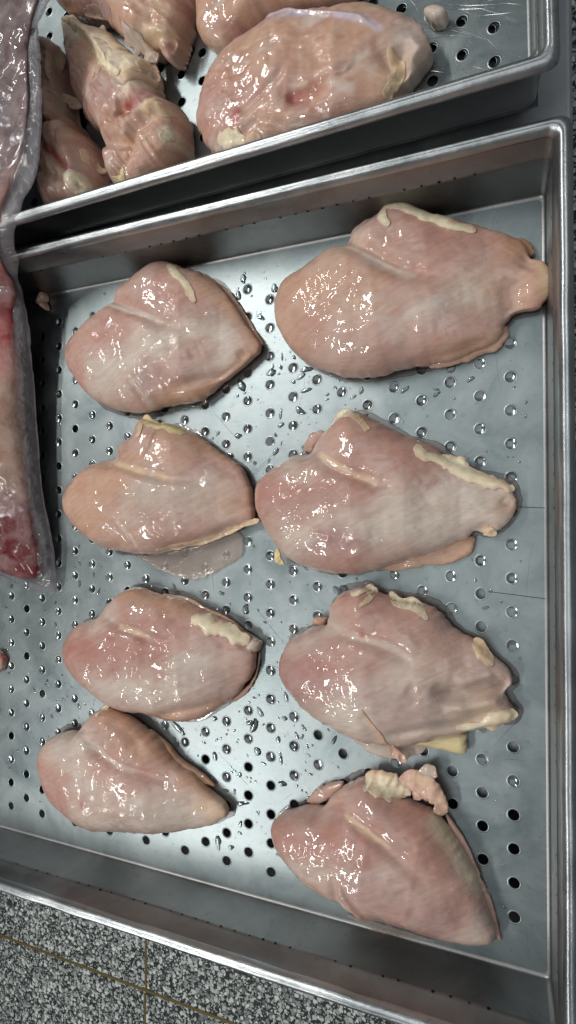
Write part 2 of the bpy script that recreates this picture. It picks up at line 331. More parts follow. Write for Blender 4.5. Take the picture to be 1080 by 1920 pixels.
# traced and fitted outlines and features of the meat, in millimetres on the tray plane
MEAT = {
 'B1': {"z0":0,"zb":9,"h":[33,34,30,18],"outline":[[-291.2,103.9],[-282.4,102.4],[-274.3,98.6],[-266.3,94.3],[-257.8,91.1],[-249.6,87.3],[-242.1,82.4],[-235.2,77.1],[-229.0,71.2],[-223.6,64.9],[-218.9,58.4],[-214.7,51.8],[-210.7,45.2],[-206.5,38.8],[-201.9,32.8],[-197.3,26.9],[-193.7,20.7],[-195.0,14.4],[-200.5,9.9],[-206.3,5.8],[-212.2,2.1],[-218.3,-1.5],[-224.4,-5.0],[-230.5,-8.6],[-236.4,-12.7],[-242.2,-17.1],[-248.7,-21.0],[-256.6,-22.8],[-265.1,-23.0],[-273.7,-23.2],[-282.4,-24.2],[-291.1,-25.4],[-299.8,-26.7],[-308.8,-27.9],[-318.2,-27.6],[-327.6,-25.7],[-337.1,-23.5],[-346.4,-20.4],[-355.5,-16.7],[-363.9,-12.1],[-371.2,-6.1],[-377.5,0.6],[-383.2,7.5],[-388.4,14.6],[-392.8,21.9],[-395.2,29.6],[-393.9,37.2],[-390.2,44.2],[-384.4,49.8],[-377.6,54.4],[-371.2,58.9],[-364.6,63.1],[-357.5,66.8],[-350.2,70.0],[-343.0,73.3],[-338.1,78.5],[-335.0,84.9],[-328.2,88.4],[-320.7,91.1],[-313.7,94.4],[-306.7,98.0],[-299.3,101.3]],"spine":[[-324.9,18.5],[-288.3,26.2],[-256.0,30.0],[-225.1,22.5]],"carve":[[[[-349.8,77.0],[-312.2,59.8],[-292.1,50.8],[-279.0,43.6],[-266.3,39.5],[-251.1,38.7]],5,3.2],[[[-332.4,76.5],[-302.1,62.1]],4,1.2],[[[-307.2,1.4],[-299.2,-16.0],[-295.3,-22.9]],4,1.5],[[[-270.4,-14.1],[-245.4,-6.2],[-221.4,-2.5],[-204.5,5.3]],4,2.0],[[[-240.1,17.5],[-251.4,12.4]],5,1.2],[[[-211.1,9.0],[-202.9,15.6]],4,1.5],[[[-345.1,73.5],[-309.5,58.3],[-292.1,51.8],[-279.0,44.6]],1.6,-1.0],[[[-306.6,-0.6],[-301.0,-6.8],[-296.1,-14.4],[-293.1,-21.7]],1.5,-1.6]],"paint":[[[[-334.9,44.1],[-319.5,49.9]],22,"pink",0.9],[[[-375.1,27.6],[-367.4,10.3]],14,"pink",0.7],[[[-297.9,72.4],[-258.5,59.9]],26,"pink",0.5],[[[-284.4,-4.4],[-270.4,-14.1]],18,"mauve",0.5],[[[-240.3,15.7],[-255.1,10.6]],13,"pink",0.6],[[[-339.9,10.7],[-296.9,25.3],[-266.3,30.0],[-229.3,21.0]],26,"pale",0.9],[[[-321.6,64.8],[-358.3,67.4]],14,"pale",0.5],[[[-309.2,74.8]],14,"pale",0.4],[[[-271.0,-20.5],[-245.1,-16.5],[-215.4,-6.7],[-198.3,8.5]],11,"tan",0.9],[[[-244.1,78.8],[-215.1,51.8],[-196.1,26.8]],9,"tan",0.8],[[[-205.1,12.2]],8,"brown",0.5],[[[-345.1,73.5],[-309.5,58.3],[-292.1,51.8],[-279.0,44.6]],2.5,"pale",0.8],[[[-306.6,-0.6],[-301.0,-6.8],[-296.1,-14.4],[-293.1,-21.7]],2.2,"pale",0.7]],"fat":[[[[-274.6,95.3],[-266.1,86.4],[-258.1,78.4],[-251.4,68.8],[-246.6,58.2]],[1.37,1.57,1.76,1.57,0.78],"cream"]],"flap":[[[[-265.3,95.3],[-249.0,88.7],[-230.9,75.0],[-217.6,60.4],[-202.5,37.3],[-193.0,21.0],[-204.7,28.1],[-222.1,47.6],[-244.4,72.2]],2.5,"tan"]]},
 'B2': {"z0":0,"zb":9,"h":[37,38,32,20],"outline":[[-85.4,109.8],[-78.9,109.9],[-72.3,109.6],[-65.9,107.4],[-61.1,102.1],[-54.8,98.9],[-48.3,96.2],[-42.0,93.4],[-35.8,90.5],[-29.7,87.6],[-23.8,84.7],[-17.9,81.8],[-12.0,79.0],[-5.8,76.3],[-0.1,73.3],[5.2,69.8],[10.1,65.5],[12.5,59.7],[14.4,54.2],[20.5,51.7],[25.2,46.7],[27.0,40.5],[27.5,34.2],[26.3,28.2],[22.7,23.0],[17.1,19.4],[10.1,19.6],[4.3,19.0],[0.3,16.7],[-2.4,12.6],[-4.0,6.9],[-7.2,2.2],[-11.8,-1.2],[-17.3,-3.8],[-23.1,-5.6],[-28.9,-7.5],[-34.7,-9.4],[-40.8,-10.8],[-47.2,-11.3],[-53.8,-11.5],[-60.5,-11.7],[-67.2,-12.1],[-73.8,-12.7],[-80.4,-13.5],[-86.8,-15.2],[-93.7,-15.9],[-100.7,-16.1],[-107.9,-15.8],[-115.3,-15.0],[-122.7,-13.2],[-129.9,-10.6],[-137.2,-7.7],[-144.4,-4.2],[-151.3,0.0],[-157.6,5.1],[-163.3,10.9],[-167.9,17.4],[-171.6,24.4],[-174.5,31.7],[-176.2,39.1],[-176.6,46.5],[-175.3,53.7],[-172.2,60.4],[-167.6,66.1],[-161.1,70.0],[-153.8,72.3],[-147.5,74.8],[-142.1,78.1],[-136.7,81.4],[-131.0,84.1],[-124.7,85.6],[-117.7,85.2],[-114.3,89.4],[-111.4,94.9],[-106.5,98.6],[-100.6,100.8],[-94.3,102.1],[-89.0,105.1]],"spine":[[-126.7,25.9],[-90.0,35.9],[-51.5,38.5],[-11.8,36.3]],"carve":[[[[-119.2,87.7],[-96.2,69.5],[-83.1,59.7],[-70.9,52.5],[-52.8,46.9],[-35.5,44.7]],6,3.8],[[[5.1,15.7],[2.0,28.2],[7.8,43.4]],9,2.5],[[[14.9,54.7],[9.6,45.3]],6,2],[[[-59.5,-11.0],[-30.1,-6.8],[-10.4,0.8]],4,2],[[[-112.0,80.3],[-96.2,69.5],[-83.1,60.6],[-70.9,52.9],[-58.8,49.0]],1.8,-1.2]],"paint":[[[[-145.6,49.0],[-98.2,45.1]],30,"orange",0.75],[[[-156.2,35.4],[-149.1,18.8]],20,"orange",0.5],[[[-96.1,66.1],[-81.1,56.3],[-62.8,47.0]],3,"pale",0.8],[[[-83.2,19.8],[-54.9,21.4],[-24.2,33.9]],20,"pale",0.9],[[[-110.2,8.7],[-83.3,15.7]],20,"pale",0.45],[[[-129.9,78.5],[-111.3,72.9]],14,"pale",0.5],[[[-71.2,79.9],[-39.5,66.1],[-16.8,60.6]],26,"pinkdeep",0.5],[[[-103.5,86.1],[-87.5,71.2]],16,"pale",0.5],[[[-105.7,6.1],[-55.8,1.8],[-28.3,11.9]],16,"pink",0.55],[[[-133.3,22.5]],16,"pink",0.4],[[[-66.8,37.0],[-47.0,41.3]],14,"pink",0.4],[[[0.3,38.1],[15.1,30.7]],20,"tan",0.5],[[[-40.7,-10.6],[-10.6,-3.0]],9,"tan",0.9],[[[5.7,65.2],[14.9,58.6]],11,"brown",0.7],[[[25.1,46.8],[26.8,28.5]],6,"creamtan",0.8]],"fat":[[[[-79.8,86.3],[-84.1,95.7],[-80.3,102.6],[-69.4,101.1],[-57.0,93.5],[-44.5,86.1],[-32.7,82.0],[-22.0,76.6]],[1.28,1.92,2.35,2.35,2.13,2.13,1.92,1.07],"cream"]],"flap":[[[[-61.7,-6.4],[-33.8,-0.9],[-15.3,7.5],[-2.3,12.1],[-1.8,3.7],[-8.4,-4.8],[-17.4,-6.1],[-31.8,-10.7],[-53.0,-13.0]],6,"tan"],[[[5.0,72.9],[13.6,68.2],[16.4,58.5],[8.8,58.8],[-0.9,67.8]],7,"brown"]]},
 'B3': {"z0":0,"zb":9,"h":[34,35,31,20],"outline":[[-306.8,-33.4],[-299.4,-35.8],[-291.8,-38.2],[-283.5,-39.2],[-275.3,-40.9],[-267.7,-43.8],[-260.3,-47.2],[-253.4,-50.9],[-246.8,-55.0],[-240.6,-59.2],[-234.6,-63.5],[-228.9,-67.8],[-223.0,-71.8],[-216.9,-75.4],[-211.8,-80.0],[-207.9,-85.4],[-205.0,-91.2],[-203.0,-97.3],[-201.7,-103.5],[-201.0,-109.7],[-199.9,-115.9],[-200.1,-121.9],[-205.8,-125.7],[-212.1,-128.6],[-218.5,-131.2],[-225.0,-133.8],[-231.5,-136.5],[-238.2,-139.2],[-245.2,-141.6],[-252.5,-143.6],[-260.1,-145.4],[-267.9,-146.9],[-275.9,-148.4],[-283.9,-150.3],[-291.9,-152.3],[-300.3,-153.2],[-308.8,-153.0],[-317.3,-152.5],[-325.9,-152.1],[-334.4,-151.2],[-342.9,-149.9],[-351.2,-148.1],[-358.9,-145.1],[-366.0,-141.1],[-372.7,-136.7],[-379.4,-132.3],[-385.5,-127.4],[-390.6,-121.7],[-394.5,-115.5],[-396.4,-108.7],[-395.9,-101.8],[-393.7,-95.1],[-389.6,-89.0],[-383.7,-84.2],[-377.8,-79.6],[-371.8,-75.2],[-364.5,-71.8],[-356.2,-69.9],[-347.8,-68.6],[-338.8,-68.7],[-335.1,-63.9],[-332.4,-58.0],[-327.9,-52.8],[-321.2,-49.7],[-314.8,-46.2],[-312.2,-38.7]],"spine":[[-337.1,-110.0],[-301.6,-104.9],[-265.7,-100.0],[-227.6,-100.8]],"carve":[[[[-348.1,-67.0],[-310.1,-78.0],[-294.0,-82.2],[-275.3,-87.3],[-259.7,-89.0],[-235.3,-89.6]],5,3.2],[[[-319.6,-124.4],[-307.8,-138.4],[-304.4,-152.2]],4,1.6],[[[-280.4,-146.8],[-252.8,-142.0],[-221.0,-131.8],[-206.6,-125.5]],3.5,1.8],[[[-237.3,-61.6],[-252.2,-53.9]],4,1.2],[[[-343.4,-68.1],[-310.2,-76.6],[-294.1,-80.9],[-275.4,-85.8]],2.2,-1.3],[[[-318.4,-125.4],[-307.3,-137.5],[-300.7,-148.9],[-300.0,-154.2]],1.6,-1.6],[[[-285.6,-45.6],[-288.8,-61.1],[-295.4,-71.1]],1.2,-0.8]],"paint":[[[[-367.8,-102.0],[-329.5,-89.5]],26,"orange",0.9],[[[-346.3,-79.1],[-305.1,-79.1]],14,"tan",0.6],[[[-357.0,-129.2],[-332.0,-136.8]],20,"tan",0.6],[[[-343.4,-68.1],[-305.1,-79.1],[-275.3,-86.4]],3,"creamtan",0.7],[[[-300.3,-103.3],[-271.3,-107.3],[-234.9,-104.0]],24,"palegrey",0.8],[[[-280.2,-129.0],[-247.4,-132.7]],18,"pink",0.5],[[[-288.8,-61.1],[-257.8,-67.5]],20,"tan",0.45],[[[-240.2,-73.2],[-210.8,-88.2]],16,"mauve",0.3],[[[-218.8,-104.2],[-202.3,-106.0]],18,"tan",0.6],[[[-296.3,-55.1]],10,"pink",0.4],[[[-318.4,-125.4],[-307.3,-137.5],[-300.7,-148.9]],2.4,"pale",0.6],[[[-253.5,-51.7],[-217.1,-73.3]],8,"tan",0.8]],"fat":[[[[-306.3,-32.8],[-293.4,-39.5],[-280.7,-42.4],[-269.9,-45.8],[-261.2,-49.6]],[1.49,1.87,1.68,1.68,0.93],"yellow"],[[[-304.3,-35.8],[-299.7,-45.0],[-300.6,-50.9]],[0.75,1.12,0.75],"creamtan"],[[[-196.0,-123.4],[-206.7,-126.4],[-219.2,-132.7],[-233.5,-137.9],[-249.3,-142.0],[-267.7,-145.5],[-287.7,-149.6]],[1.68,1.68,1.12,1.12,0.93,0.93,0.56],"creamtan"]],"flap":[[[[-323.4,-155.1],[-301.8,-152.7],[-260.5,-145.3],[-225.8,-134.7],[-214.3,-134.7],[-213.3,-151.0],[-221.6,-158.5],[-234.4,-165.2],[-247.3,-172.1],[-265.0,-174.6],[-283.1,-172.4],[-301.8,-166.3],[-316.1,-159.8]],3.6,"membrane"]]},
 'B4': {"z0":0,"zb":9,"h":[35,36,31,20],"outline":[[-116.8,-41.2],[-109.2,-41.9],[-102.1,-45.1],[-95.8,-49.2],[-89.2,-52.9],[-82.5,-56.4],[-75.8,-59.7],[-69.0,-62.8],[-62.2,-65.5],[-55.6,-68.8],[-49.8,-73.0],[-44.3,-77.4],[-38.8,-81.1],[-33.2,-84.3],[-27.7,-87.3],[-22.0,-89.7],[-15.7,-91.8],[-9.2,-94.3],[-2.7,-97.6],[1.3,-103.2],[3.4,-109.8],[3.8,-116.5],[1.1,-122.8],[-3.7,-128.0],[-9.7,-132.0],[-17.0,-133.2],[-23.3,-131.5],[-27.6,-135.5],[-33.1,-138.1],[-38.8,-140.2],[-44.6,-142.7],[-50.8,-145.3],[-57.6,-147.7],[-64.3,-150.2],[-71.1,-152.7],[-78.1,-155.4],[-85.2,-157.8],[-92.4,-159.9],[-99.8,-161.7],[-107.3,-163.2],[-114.9,-164.2],[-122.7,-164.6],[-130.5,-164.1],[-138.3,-163.0],[-146.0,-161.3],[-153.7,-159.1],[-161.1,-156.0],[-167.9,-151.7],[-174.0,-146.6],[-179.1,-140.6],[-183.6,-134.0],[-187.9,-127.4],[-191.6,-120.4],[-193.8,-112.8],[-194.4,-105.0],[-193.7,-97.3],[-190.6,-90.1],[-184.2,-84.8],[-177.2,-80.3],[-170.0,-76.6],[-162.7,-73.4],[-154.9,-72.1],[-147.2,-71.8],[-143.9,-66.2],[-139.8,-60.1],[-134.6,-54.6],[-128.8,-49.9],[-122.9,-45.3]],"spine":[[-144.1,-115.4],[-108.1,-109.9],[-68.4,-110.5],[-31.6,-112.8]],"carve":[[[[-145.7,-70.4],[-121.8,-84.5],[-109.3,-89.9],[-97.5,-94.0],[-88.1,-98.0],[-67.8,-100.2]],5.5,3.2],[[[-20.1,-133.1],[-16.0,-129.3],[-9.3,-130.2]],4,1.5],[[[-124.2,-137.2],[-110.3,-144.8],[-102.0,-140.8]],5,1.0],[[[-5.2,-109.2],[1.4,-114.7]],4,1.5],[[[-134.5,-74.1],[-121.9,-83.6],[-109.3,-88.5],[-97.6,-92.7],[-88.1,-97.1]],1.7,-1.2]],"paint":[[[[-176.0,-106.9],[-136.7,-107.7],[-105.3,-100.5]],21,"pinkdeep",0.8],[[[-120.0,-56.5],[-90.8,-68.1],[-64.6,-82.3]],24,"pinkdeep",0.55],[[[-134.0,-65.3],[-120.0,-74.8]],14,"pale",0.5],[[[-157.0,-82.7],[-140.5,-81.5]],20,"pale",0.8],[[[-75.2,-123.6],[-50.2,-116.2],[-22.5,-116.4]],38,"pale",0.95],[[[-154.7,-129.5],[-119.8,-123.5],[-90.0,-114.1]],24,"pale",0.9],[[[-120.2,-141.0],[-106.2,-144.7]],15,"mauve",0.65],[[[-122.1,-138.1]],5,"red",0.2],[[[-139.7,-153.5],[-104.8,-156.7],[-70.0,-146.5]],10,"pink",0.4],[[[-1.9,-114.7],[2.2,-111.1]],8,"brown",0.45],[[[-131.6,-75.0],[-109.3,-88.5],[-90.0,-96.6]],2.2,"creamtan",0.7],[[[-86.7,-136.9],[-82.7,-129.3]],10,"pale",0.7],[[[-50.5,-91.9]],15,"pink",0.3],[[[-118.8,-62.9],[-97.3,-53.2]],8,"tan",0.4]],"fat":[[[[-60.4,-71.4],[-55.6,-77.5],[-47.8,-80.4],[-37.8,-83.7],[-26.7,-90.2],[-15.8,-95.8],[-5.4,-100.1],[0.9,-102.3]],[1.56,2.53,2.53,2.72,2.72,2.72,2.53,1.56],"cream"],[[[-126.2,-46.2],[-120.7,-43.2],[-112.2,-43.7],[-106.0,-46.9]],[1.17,1.75,1.75,0.97],"cream"],[[[-106.9,-46.5],[-101.1,-51.1],[-95.7,-57.7]],[0.97,1.17,0.78],"creamtan"],[[[-176.9,-149.0],[-175.7,-154.3],[-172.5,-157.4]],[1.56,1.75,1.36],"yellow"],[[[-16.2,-131.2],[-11.2,-133.0]],[1.56,1.75],"creamtan"]],"flap":[[[[-101.8,-158.1],[-74.9,-147.4],[-43.5,-138.2],[-26.6,-135.2],[-25.2,-143.7],[-28.6,-148.5],[-43.6,-155.0],[-59.1,-156.9],[-75.0,-160.3],[-87.2,-161.7]],5,"tan"],[[[-157.7,-69.2],[-154.2,-59.8],[-145.0,-52.9],[-138.2,-54.3],[-146.2,-64.4],[-149.6,-69.5]],6,"base"]]},
 'B5': {"z0":0,"zb":9,"h":[33,34,30,19],"outline":[[-325.5,-184.5],[-316.8,-183.4],[-308.1,-184.1],[-299.9,-185.9],[-291.9,-187.7],[-283.7,-188.9],[-275.6,-190.1],[-267.7,-191.7],[-260.5,-194.4],[-253.8,-197.5],[-247.0,-200.2],[-240.1,-202.5],[-233.3,-204.4],[-226.6,-206.2],[-220.7,-209.2],[-215.5,-213.1],[-210.1,-216.8],[-204.2,-220.3],[-199.1,-224.6],[-199.3,-230.8],[-199.3,-237.1],[-200.0,-243.5],[-202.0,-249.7],[-205.9,-255.5],[-210.4,-261.0],[-215.1,-266.5],[-220.3,-271.7],[-226.3,-276.2],[-232.9,-280.2],[-239.6,-284.5],[-246.3,-288.8],[-253.6,-292.5],[-261.6,-294.9],[-269.8,-296.0],[-278.0,-295.9],[-286.1,-295.4],[-294.0,-294.4],[-301.8,-293.4],[-310.1,-293.4],[-318.6,-294.0],[-326.9,-293.6],[-335.0,-292.6],[-342.7,-290.9],[-349.9,-288.2],[-356.7,-284.9],[-363.3,-281.5],[-369.8,-277.8],[-376.1,-273.8],[-382.3,-269.6],[-388.3,-265.0],[-393.1,-259.4],[-395.7,-252.9],[-397.0,-246.0],[-396.5,-238.9],[-393.1,-232.2],[-388.2,-225.9],[-382.1,-220.3],[-374.0,-216.6],[-365.3,-214.1],[-356.9,-210.8],[-351.0,-205.3],[-346.1,-199.0],[-339.7,-193.6],[-333.0,-188.5]],"spine":[[-342.2,-248.9],[-302.5,-243.3],[-260.5,-237.7],[-221.1,-237.9]],"carve":[[[[-343.7,-209.2],[-319.1,-215.2],[-301.6,-219.1],[-290.5,-223.4],[-275.3,-225.8],[-255.3,-225.8]],5,3.0],[[[-299.6,-294.8],[-252.8,-279.6],[-228.4,-274.7]],4,1.8],[[[-203.9,-222.6],[-206.6,-229.7]],5,2],[[[-319.1,-215.4],[-301.6,-218.4],[-290.6,-221.9]],1.5,-1.0]],"paint":[[[[-387.6,-245.9],[-339.1,-241.3],[-283.8,-231.0]],22,"pinkdeep",0.95],[[[-299.9,-194.5],[-269.9,-202.5]],24,"pinkdeep",0.55],[[[-330.1,-203.7]],12,"pale",0.4],[[[-364.9,-220.7],[-339.8,-214.2]],12,"pale",0.6],[[[-336.7,-257.0],[-290.2,-252.3],[-249.2,-240.4]],26,"pale",0.9],[[[-302.3,-270.9],[-239.9,-253.1]],26,"palegrey",0.55],[[[-250.0,-209.4],[-225.7,-225.0]],16,"pink",0.4],[[[-324.4,-185.5],[-292.5,-188.7],[-262.8,-195.7]],9,"orange",0.9],[[[-299.6,-296.2],[-256.1,-288.9],[-226.6,-277.4]],9,"orange",0.8],[[[-319.1,-215.4],[-290.6,-221.9]],2,"creamtan",0.8],[[[-232.8,-258.5]],20,"mauve",0.3]],"fat":[[[[-249.4,-204.5],[-241.2,-208.4],[-231.1,-211.7],[-221.4,-215.1],[-211.9,-218.4],[-204.8,-222.6]],[1.94,2.91,3.1,3.1,2.91,1.74],"cream"]],"flap":[[[[-295.6,-189.0],[-266.9,-190.6],[-246.1,-199.3],[-226.0,-205.8],[-208.7,-217.0],[-196.0,-223.5],[-198.1,-229.3],[-215.1,-215.5],[-239.4,-207.6],[-266.9,-199.5]],5,"tan"],[[[-208.5,-220.0],[-194.9,-221.8],[-197.0,-230.3],[-202.2,-233.5],[-208.6,-227.5]],12,"palegrey"],[[[-226.9,-277.7],[-203.0,-253.3],[-197.7,-231.3],[-198.8,-244.5],[-202.0,-255.1],[-211.6,-268.3]],3,"tan"]]},
 'B6': {"z0":0,"zb":9,"h":[36,37,33,22],"outline":[[-103.6,-172.5],[-97.3,-174.8],[-91.3,-177.2],[-85.4,-179.2],[-79.3,-180.6],[-73.2,-181.8],[-67.0,-182.6],[-60.8,-183.7],[-54.9,-185.5],[-49.9,-188.8],[-45.6,-192.9],[-41.5,-197.0],[-37.2,-200.9],[-32.8,-204.3],[-27.6,-206.2],[-22.6,-208.3],[-18.4,-211.8],[-14.4,-215.6],[-10.4,-219.3],[-6.2,-223.0],[-2.1,-226.8],[0.5,-231.5],[-1.1,-237.1],[-4.2,-241.8],[-2.6,-247.0],[-0.2,-251.7],[1.7,-256.9],[-0.6,-262.2],[-6.5,-264.2],[-12.0,-265.8],[-17.5,-267.7],[-23.1,-269.6],[-28.4,-271.6],[-33.6,-273.8],[-39.1,-276.0],[-44.9,-278.1],[-50.8,-280.3],[-56.7,-282.7],[-62.7,-285.0],[-68.9,-286.8],[-75.2,-288.1],[-81.6,-288.9],[-87.9,-289.4],[-94.2,-289.7],[-100.6,-289.7],[-106.8,-289.0],[-112.8,-287.5],[-118.7,-285.6],[-124.6,-283.6],[-130.4,-281.4],[-136.1,-279.0],[-141.8,-276.4],[-147.3,-273.4],[-152.5,-269.9],[-157.2,-265.7],[-161.6,-261.1],[-166.2,-256.5],[-170.3,-251.2],[-172.6,-245.0],[-173.3,-238.4],[-172.7,-231.7],[-170.6,-225.1],[-166.2,-219.3],[-160.5,-214.5],[-154.2,-210.4],[-147.5,-207.0],[-140.3,-205.4],[-133.6,-204.0],[-132.3,-197.8],[-131.7,-190.9],[-127.9,-185.0],[-122.7,-180.3],[-116.8,-176.6],[-110.4,-173.8]],"spine":[[-126.5,-243.4],[-94.2,-234.7],[-62.0,-226.4],[-28.3,-224.9]],"carve":[[[[-132.7,-202.5],[-104.7,-208.6],[-90.2,-211.1],[-78.0,-215.5],[-64.4,-222.4],[-45.2,-225.2]],5.5,3.0],[[[-4.6,-235.8],[-16.9,-238.4],[-29.4,-244.0],[-41.9,-243.3],[-51.4,-240.3]],5.5,6.5],[[[-57.8,-247.3],[-67.8,-239.6]],6,1.5],[[[-82.9,-276.7],[-58.6,-269.5],[-33.2,-265.2],[-13.9,-256.0]],4,2.5],[[[-9.1,-235.7],[1.3,-244.6]],4,3],[[[-99.5,-261.7],[-86.1,-282.1]],5,1.5],[[[-121.7,-203.6],[-104.8,-207.1],[-90.2,-209.9],[-78.0,-213.8],[-64.4,-220.7]],1.6,-1.0],[[[-4.8,-244.7],[-16.9,-246.8],[-29.5,-250.7],[-41.9,-250.1]],6,-3.0],[[[-9.1,-230.7],[-23.2,-234.6],[-35.7,-237.4]],6,-2.0]],"paint":[[[[-153.0,-243.5],[-137.8,-237.7]],22,"mauve",0.8],[[[-123.9,-232.6],[-102.8,-226.9]],18,"pinkdeep",0.7],[[[-110.8,-184.2],[-88.7,-186.7]],20,"pinkdeep",0.5],[[[-79.2,-192.9],[-49.7,-199.2],[-27.0,-212.1]],26,"pink",0.55],[[[-144.5,-215.7],[-130.2,-210.8]],20,"pale",0.8],[[[-120.1,-195.5]],14,"pale",0.4],[[[-95.5,-250.6],[-67.8,-241.3],[-29.6,-230.0]],40,"pale",0.8],[[[-137.9,-269.4],[-103.3,-262.3]],26,"pale",0.6],[[[-67.8,-248.1],[-35.7,-253.4]],20,"palegrey",0.7],[[[-81.5,-259.6],[-57.8,-249.0]],14,"mauve",0.4],[[[-106.6,-207.9],[-78.0,-212.9],[-64.4,-220.7]],2.2,"pale",0.7],[[[-99.5,-206.1]],2.2,"red",0.9],[[[-13.9,-256.0],[-30.0,-264.2]],10,"creamtan",0.5]],"fat":[[[[-109.7,-177.3],[-103.4,-175.4],[-99.3,-173.7],[-95.0,-176.1]],[1.06,1.59,1.59,1.06],"cream"],[[[-94.8,-177.5],[-96.0,-181.2],[-100.1,-185.0]],[1.06,1.42,0.89],"creamtan"],[[[-84.1,-177.9],[-75.7,-183.0],[-67.5,-184.4],[-60.6,-187.1],[-54.9,-192.6]],[0.71,1.59,1.95,1.59,0.71],"cream"],[[[-22.9,-208.0],[-19.8,-211.6],[-16.7,-216.0],[-12.8,-221.4]],[1.42,1.95,1.95,1.42],"creamtan"],[[[1.3,-256.2],[-6.2,-258.2],[-16.0,-263.9],[-25.8,-267.4],[-33.5,-268.0]],[1.77,2.48,2.66,2.3,1.24],"cream"],[[[-98.4,-258.9],[-92.5,-268.0],[-87.4,-277.3],[-84.8,-291.8],[-75.0,-298.9]],[0.53,1.06,1.24,1.42,1.59],"pinkfat"]],"flap":[[[[-91.5,-284.9],[-67.3,-279.8],[-45.9,-275.9],[-32.1,-274.9],[-30.8,-285.1],[-33.9,-289.4],[-49.5,-287.9],[-67.4,-287.8],[-82.1,-290.9]],13,"yellow"],[[[-122.6,-287.1],[-102.8,-288.1],[-76.1,-284.4],[-57.7,-285.5],[-66.9,-296.2],[-83.6,-302.4],[-102.8,-300.3]],4,"palegrey"],[[[-150.0,-203.6],[-145.8,-199.5],[-137.5,-200.0],[-138.6,-204.8],[-145.9,-205.9]],9,"tan"]]},
 'B7': {"z0":0,"zb":9,"h":[33,34,29,18],"outline":[[-349.7,-293.8],[-340.6,-295.3],[-332.1,-297.6],[-324.0,-300.0],[-316.8,-303.3],[-310.3,-307.0],[-303.8,-310.3],[-297.4,-313.6],[-291.8,-317.7],[-287.2,-322.5],[-282.4,-326.9],[-277.6,-331.1],[-272.5,-334.7],[-266.7,-337.1],[-260.8,-339.0],[-256.0,-342.2],[-251.8,-345.9],[-246.9,-349.7],[-241.1,-353.4],[-234.0,-357.3],[-226.8,-361.7],[-225.1,-367.8],[-229.9,-373.0],[-236.5,-377.3],[-244.1,-380.9],[-252.3,-383.9],[-260.4,-386.4],[-268.4,-389.0],[-276.3,-391.4],[-284.5,-393.6],[-292.9,-395.7],[-301.4,-397.5],[-310.0,-398.8],[-318.6,-399.7],[-327.1,-400.5],[-335.8,-401.6],[-344.4,-403.5],[-353.0,-405.2],[-361.4,-405.7],[-369.4,-405.0],[-377.1,-403.6],[-384.1,-401.3],[-390.8,-398.4],[-397.3,-395.1],[-403.5,-391.4],[-409.1,-387.1],[-414.1,-382.2],[-417.8,-376.5],[-420.5,-370.2],[-423.2,-363.6],[-425.3,-356.6],[-425.5,-349.1],[-424.0,-341.4],[-420.0,-334.0],[-412.6,-328.1],[-403.4,-323.8],[-393.4,-321.2],[-384.0,-322.2],[-378.3,-315.6],[-372.9,-308.6],[-366.7,-302.0],[-358.7,-296.9]],"spine":[[-374.9,-359.8],[-335.8,-357.2],[-296.6,-354.3],[-255.0,-358.2]],"carve":[[[[-360.0,-319.4],[-339.3,-330.3],[-320.7,-337.7],[-303.4,-340.2],[-287.5,-343.4],[-264.6,-349.6]],5,3.2],[[[-386.2,-319.7],[-353.0,-310.2],[-341.0,-308.8]],2,1.5],[[[-339.5,-296.8],[-312.7,-312.8],[-292.4,-334.6]],5,1.0],[[[-354.6,-322.1],[-339.3,-328.3],[-325.1,-334.9],[-309.8,-339.4]],1.7,-1.0]],"paint":[[[[-417.7,-364.2],[-393.0,-371.8]],18,"pink",0.9],[[[-390.9,-329.3],[-370.6,-329.0]],18,"pale",0.9],[[[-343.4,-299.3],[-326.1,-320.1]],15,"pinkdeep",0.6],[[[-354.5,-307.3],[-342.5,-320.1]],12,"pale",0.5],[[[-334.3,-297.0],[-300.6,-314.1],[-268.6,-337.1],[-243.0,-349.1]],12,"orange",0.95],[[[-323.0,-309.6],[-296.6,-329.3]],10,"tan",0.5],[[[-339.2,-341.0],[-307.4,-344.8],[-284.0,-341.4]],14,"pink",0.7],[[[-349.5,-360.6],[-307.2,-358.2],[-275.1,-357.3],[-244.5,-358.9]],24,"pale",0.9],[[[-350.8,-383.3],[-304.5,-381.9],[-265.0,-378.5]],20,"palegrey",0.6],[[[-357.7,-374.2]],4,"mauve",0.8],[[[-236.4,-361.6],[-223.4,-366.4]],12,"creamtan",0.6],[[[-354.6,-322.1],[-325.1,-334.9],[-309.8,-339.4]],2,"pale",0.6],[[[-362.9,-371.2],[-325.0,-370.2]],12,"pink",0.35]],"fat":[[[[-351.8,-297.9],[-353.5,-295.8],[-348.5,-293.2]],[1.19,1.58,1.19],"cream"]],"flap":[[[[-308.0,-310.1],[-288.5,-319.4],[-274.2,-331.1],[-253.3,-339.5],[-239.7,-348.8],[-253.3,-347.2],[-276.5,-341.3],[-295.7,-328.4]],7,"brown"]]},
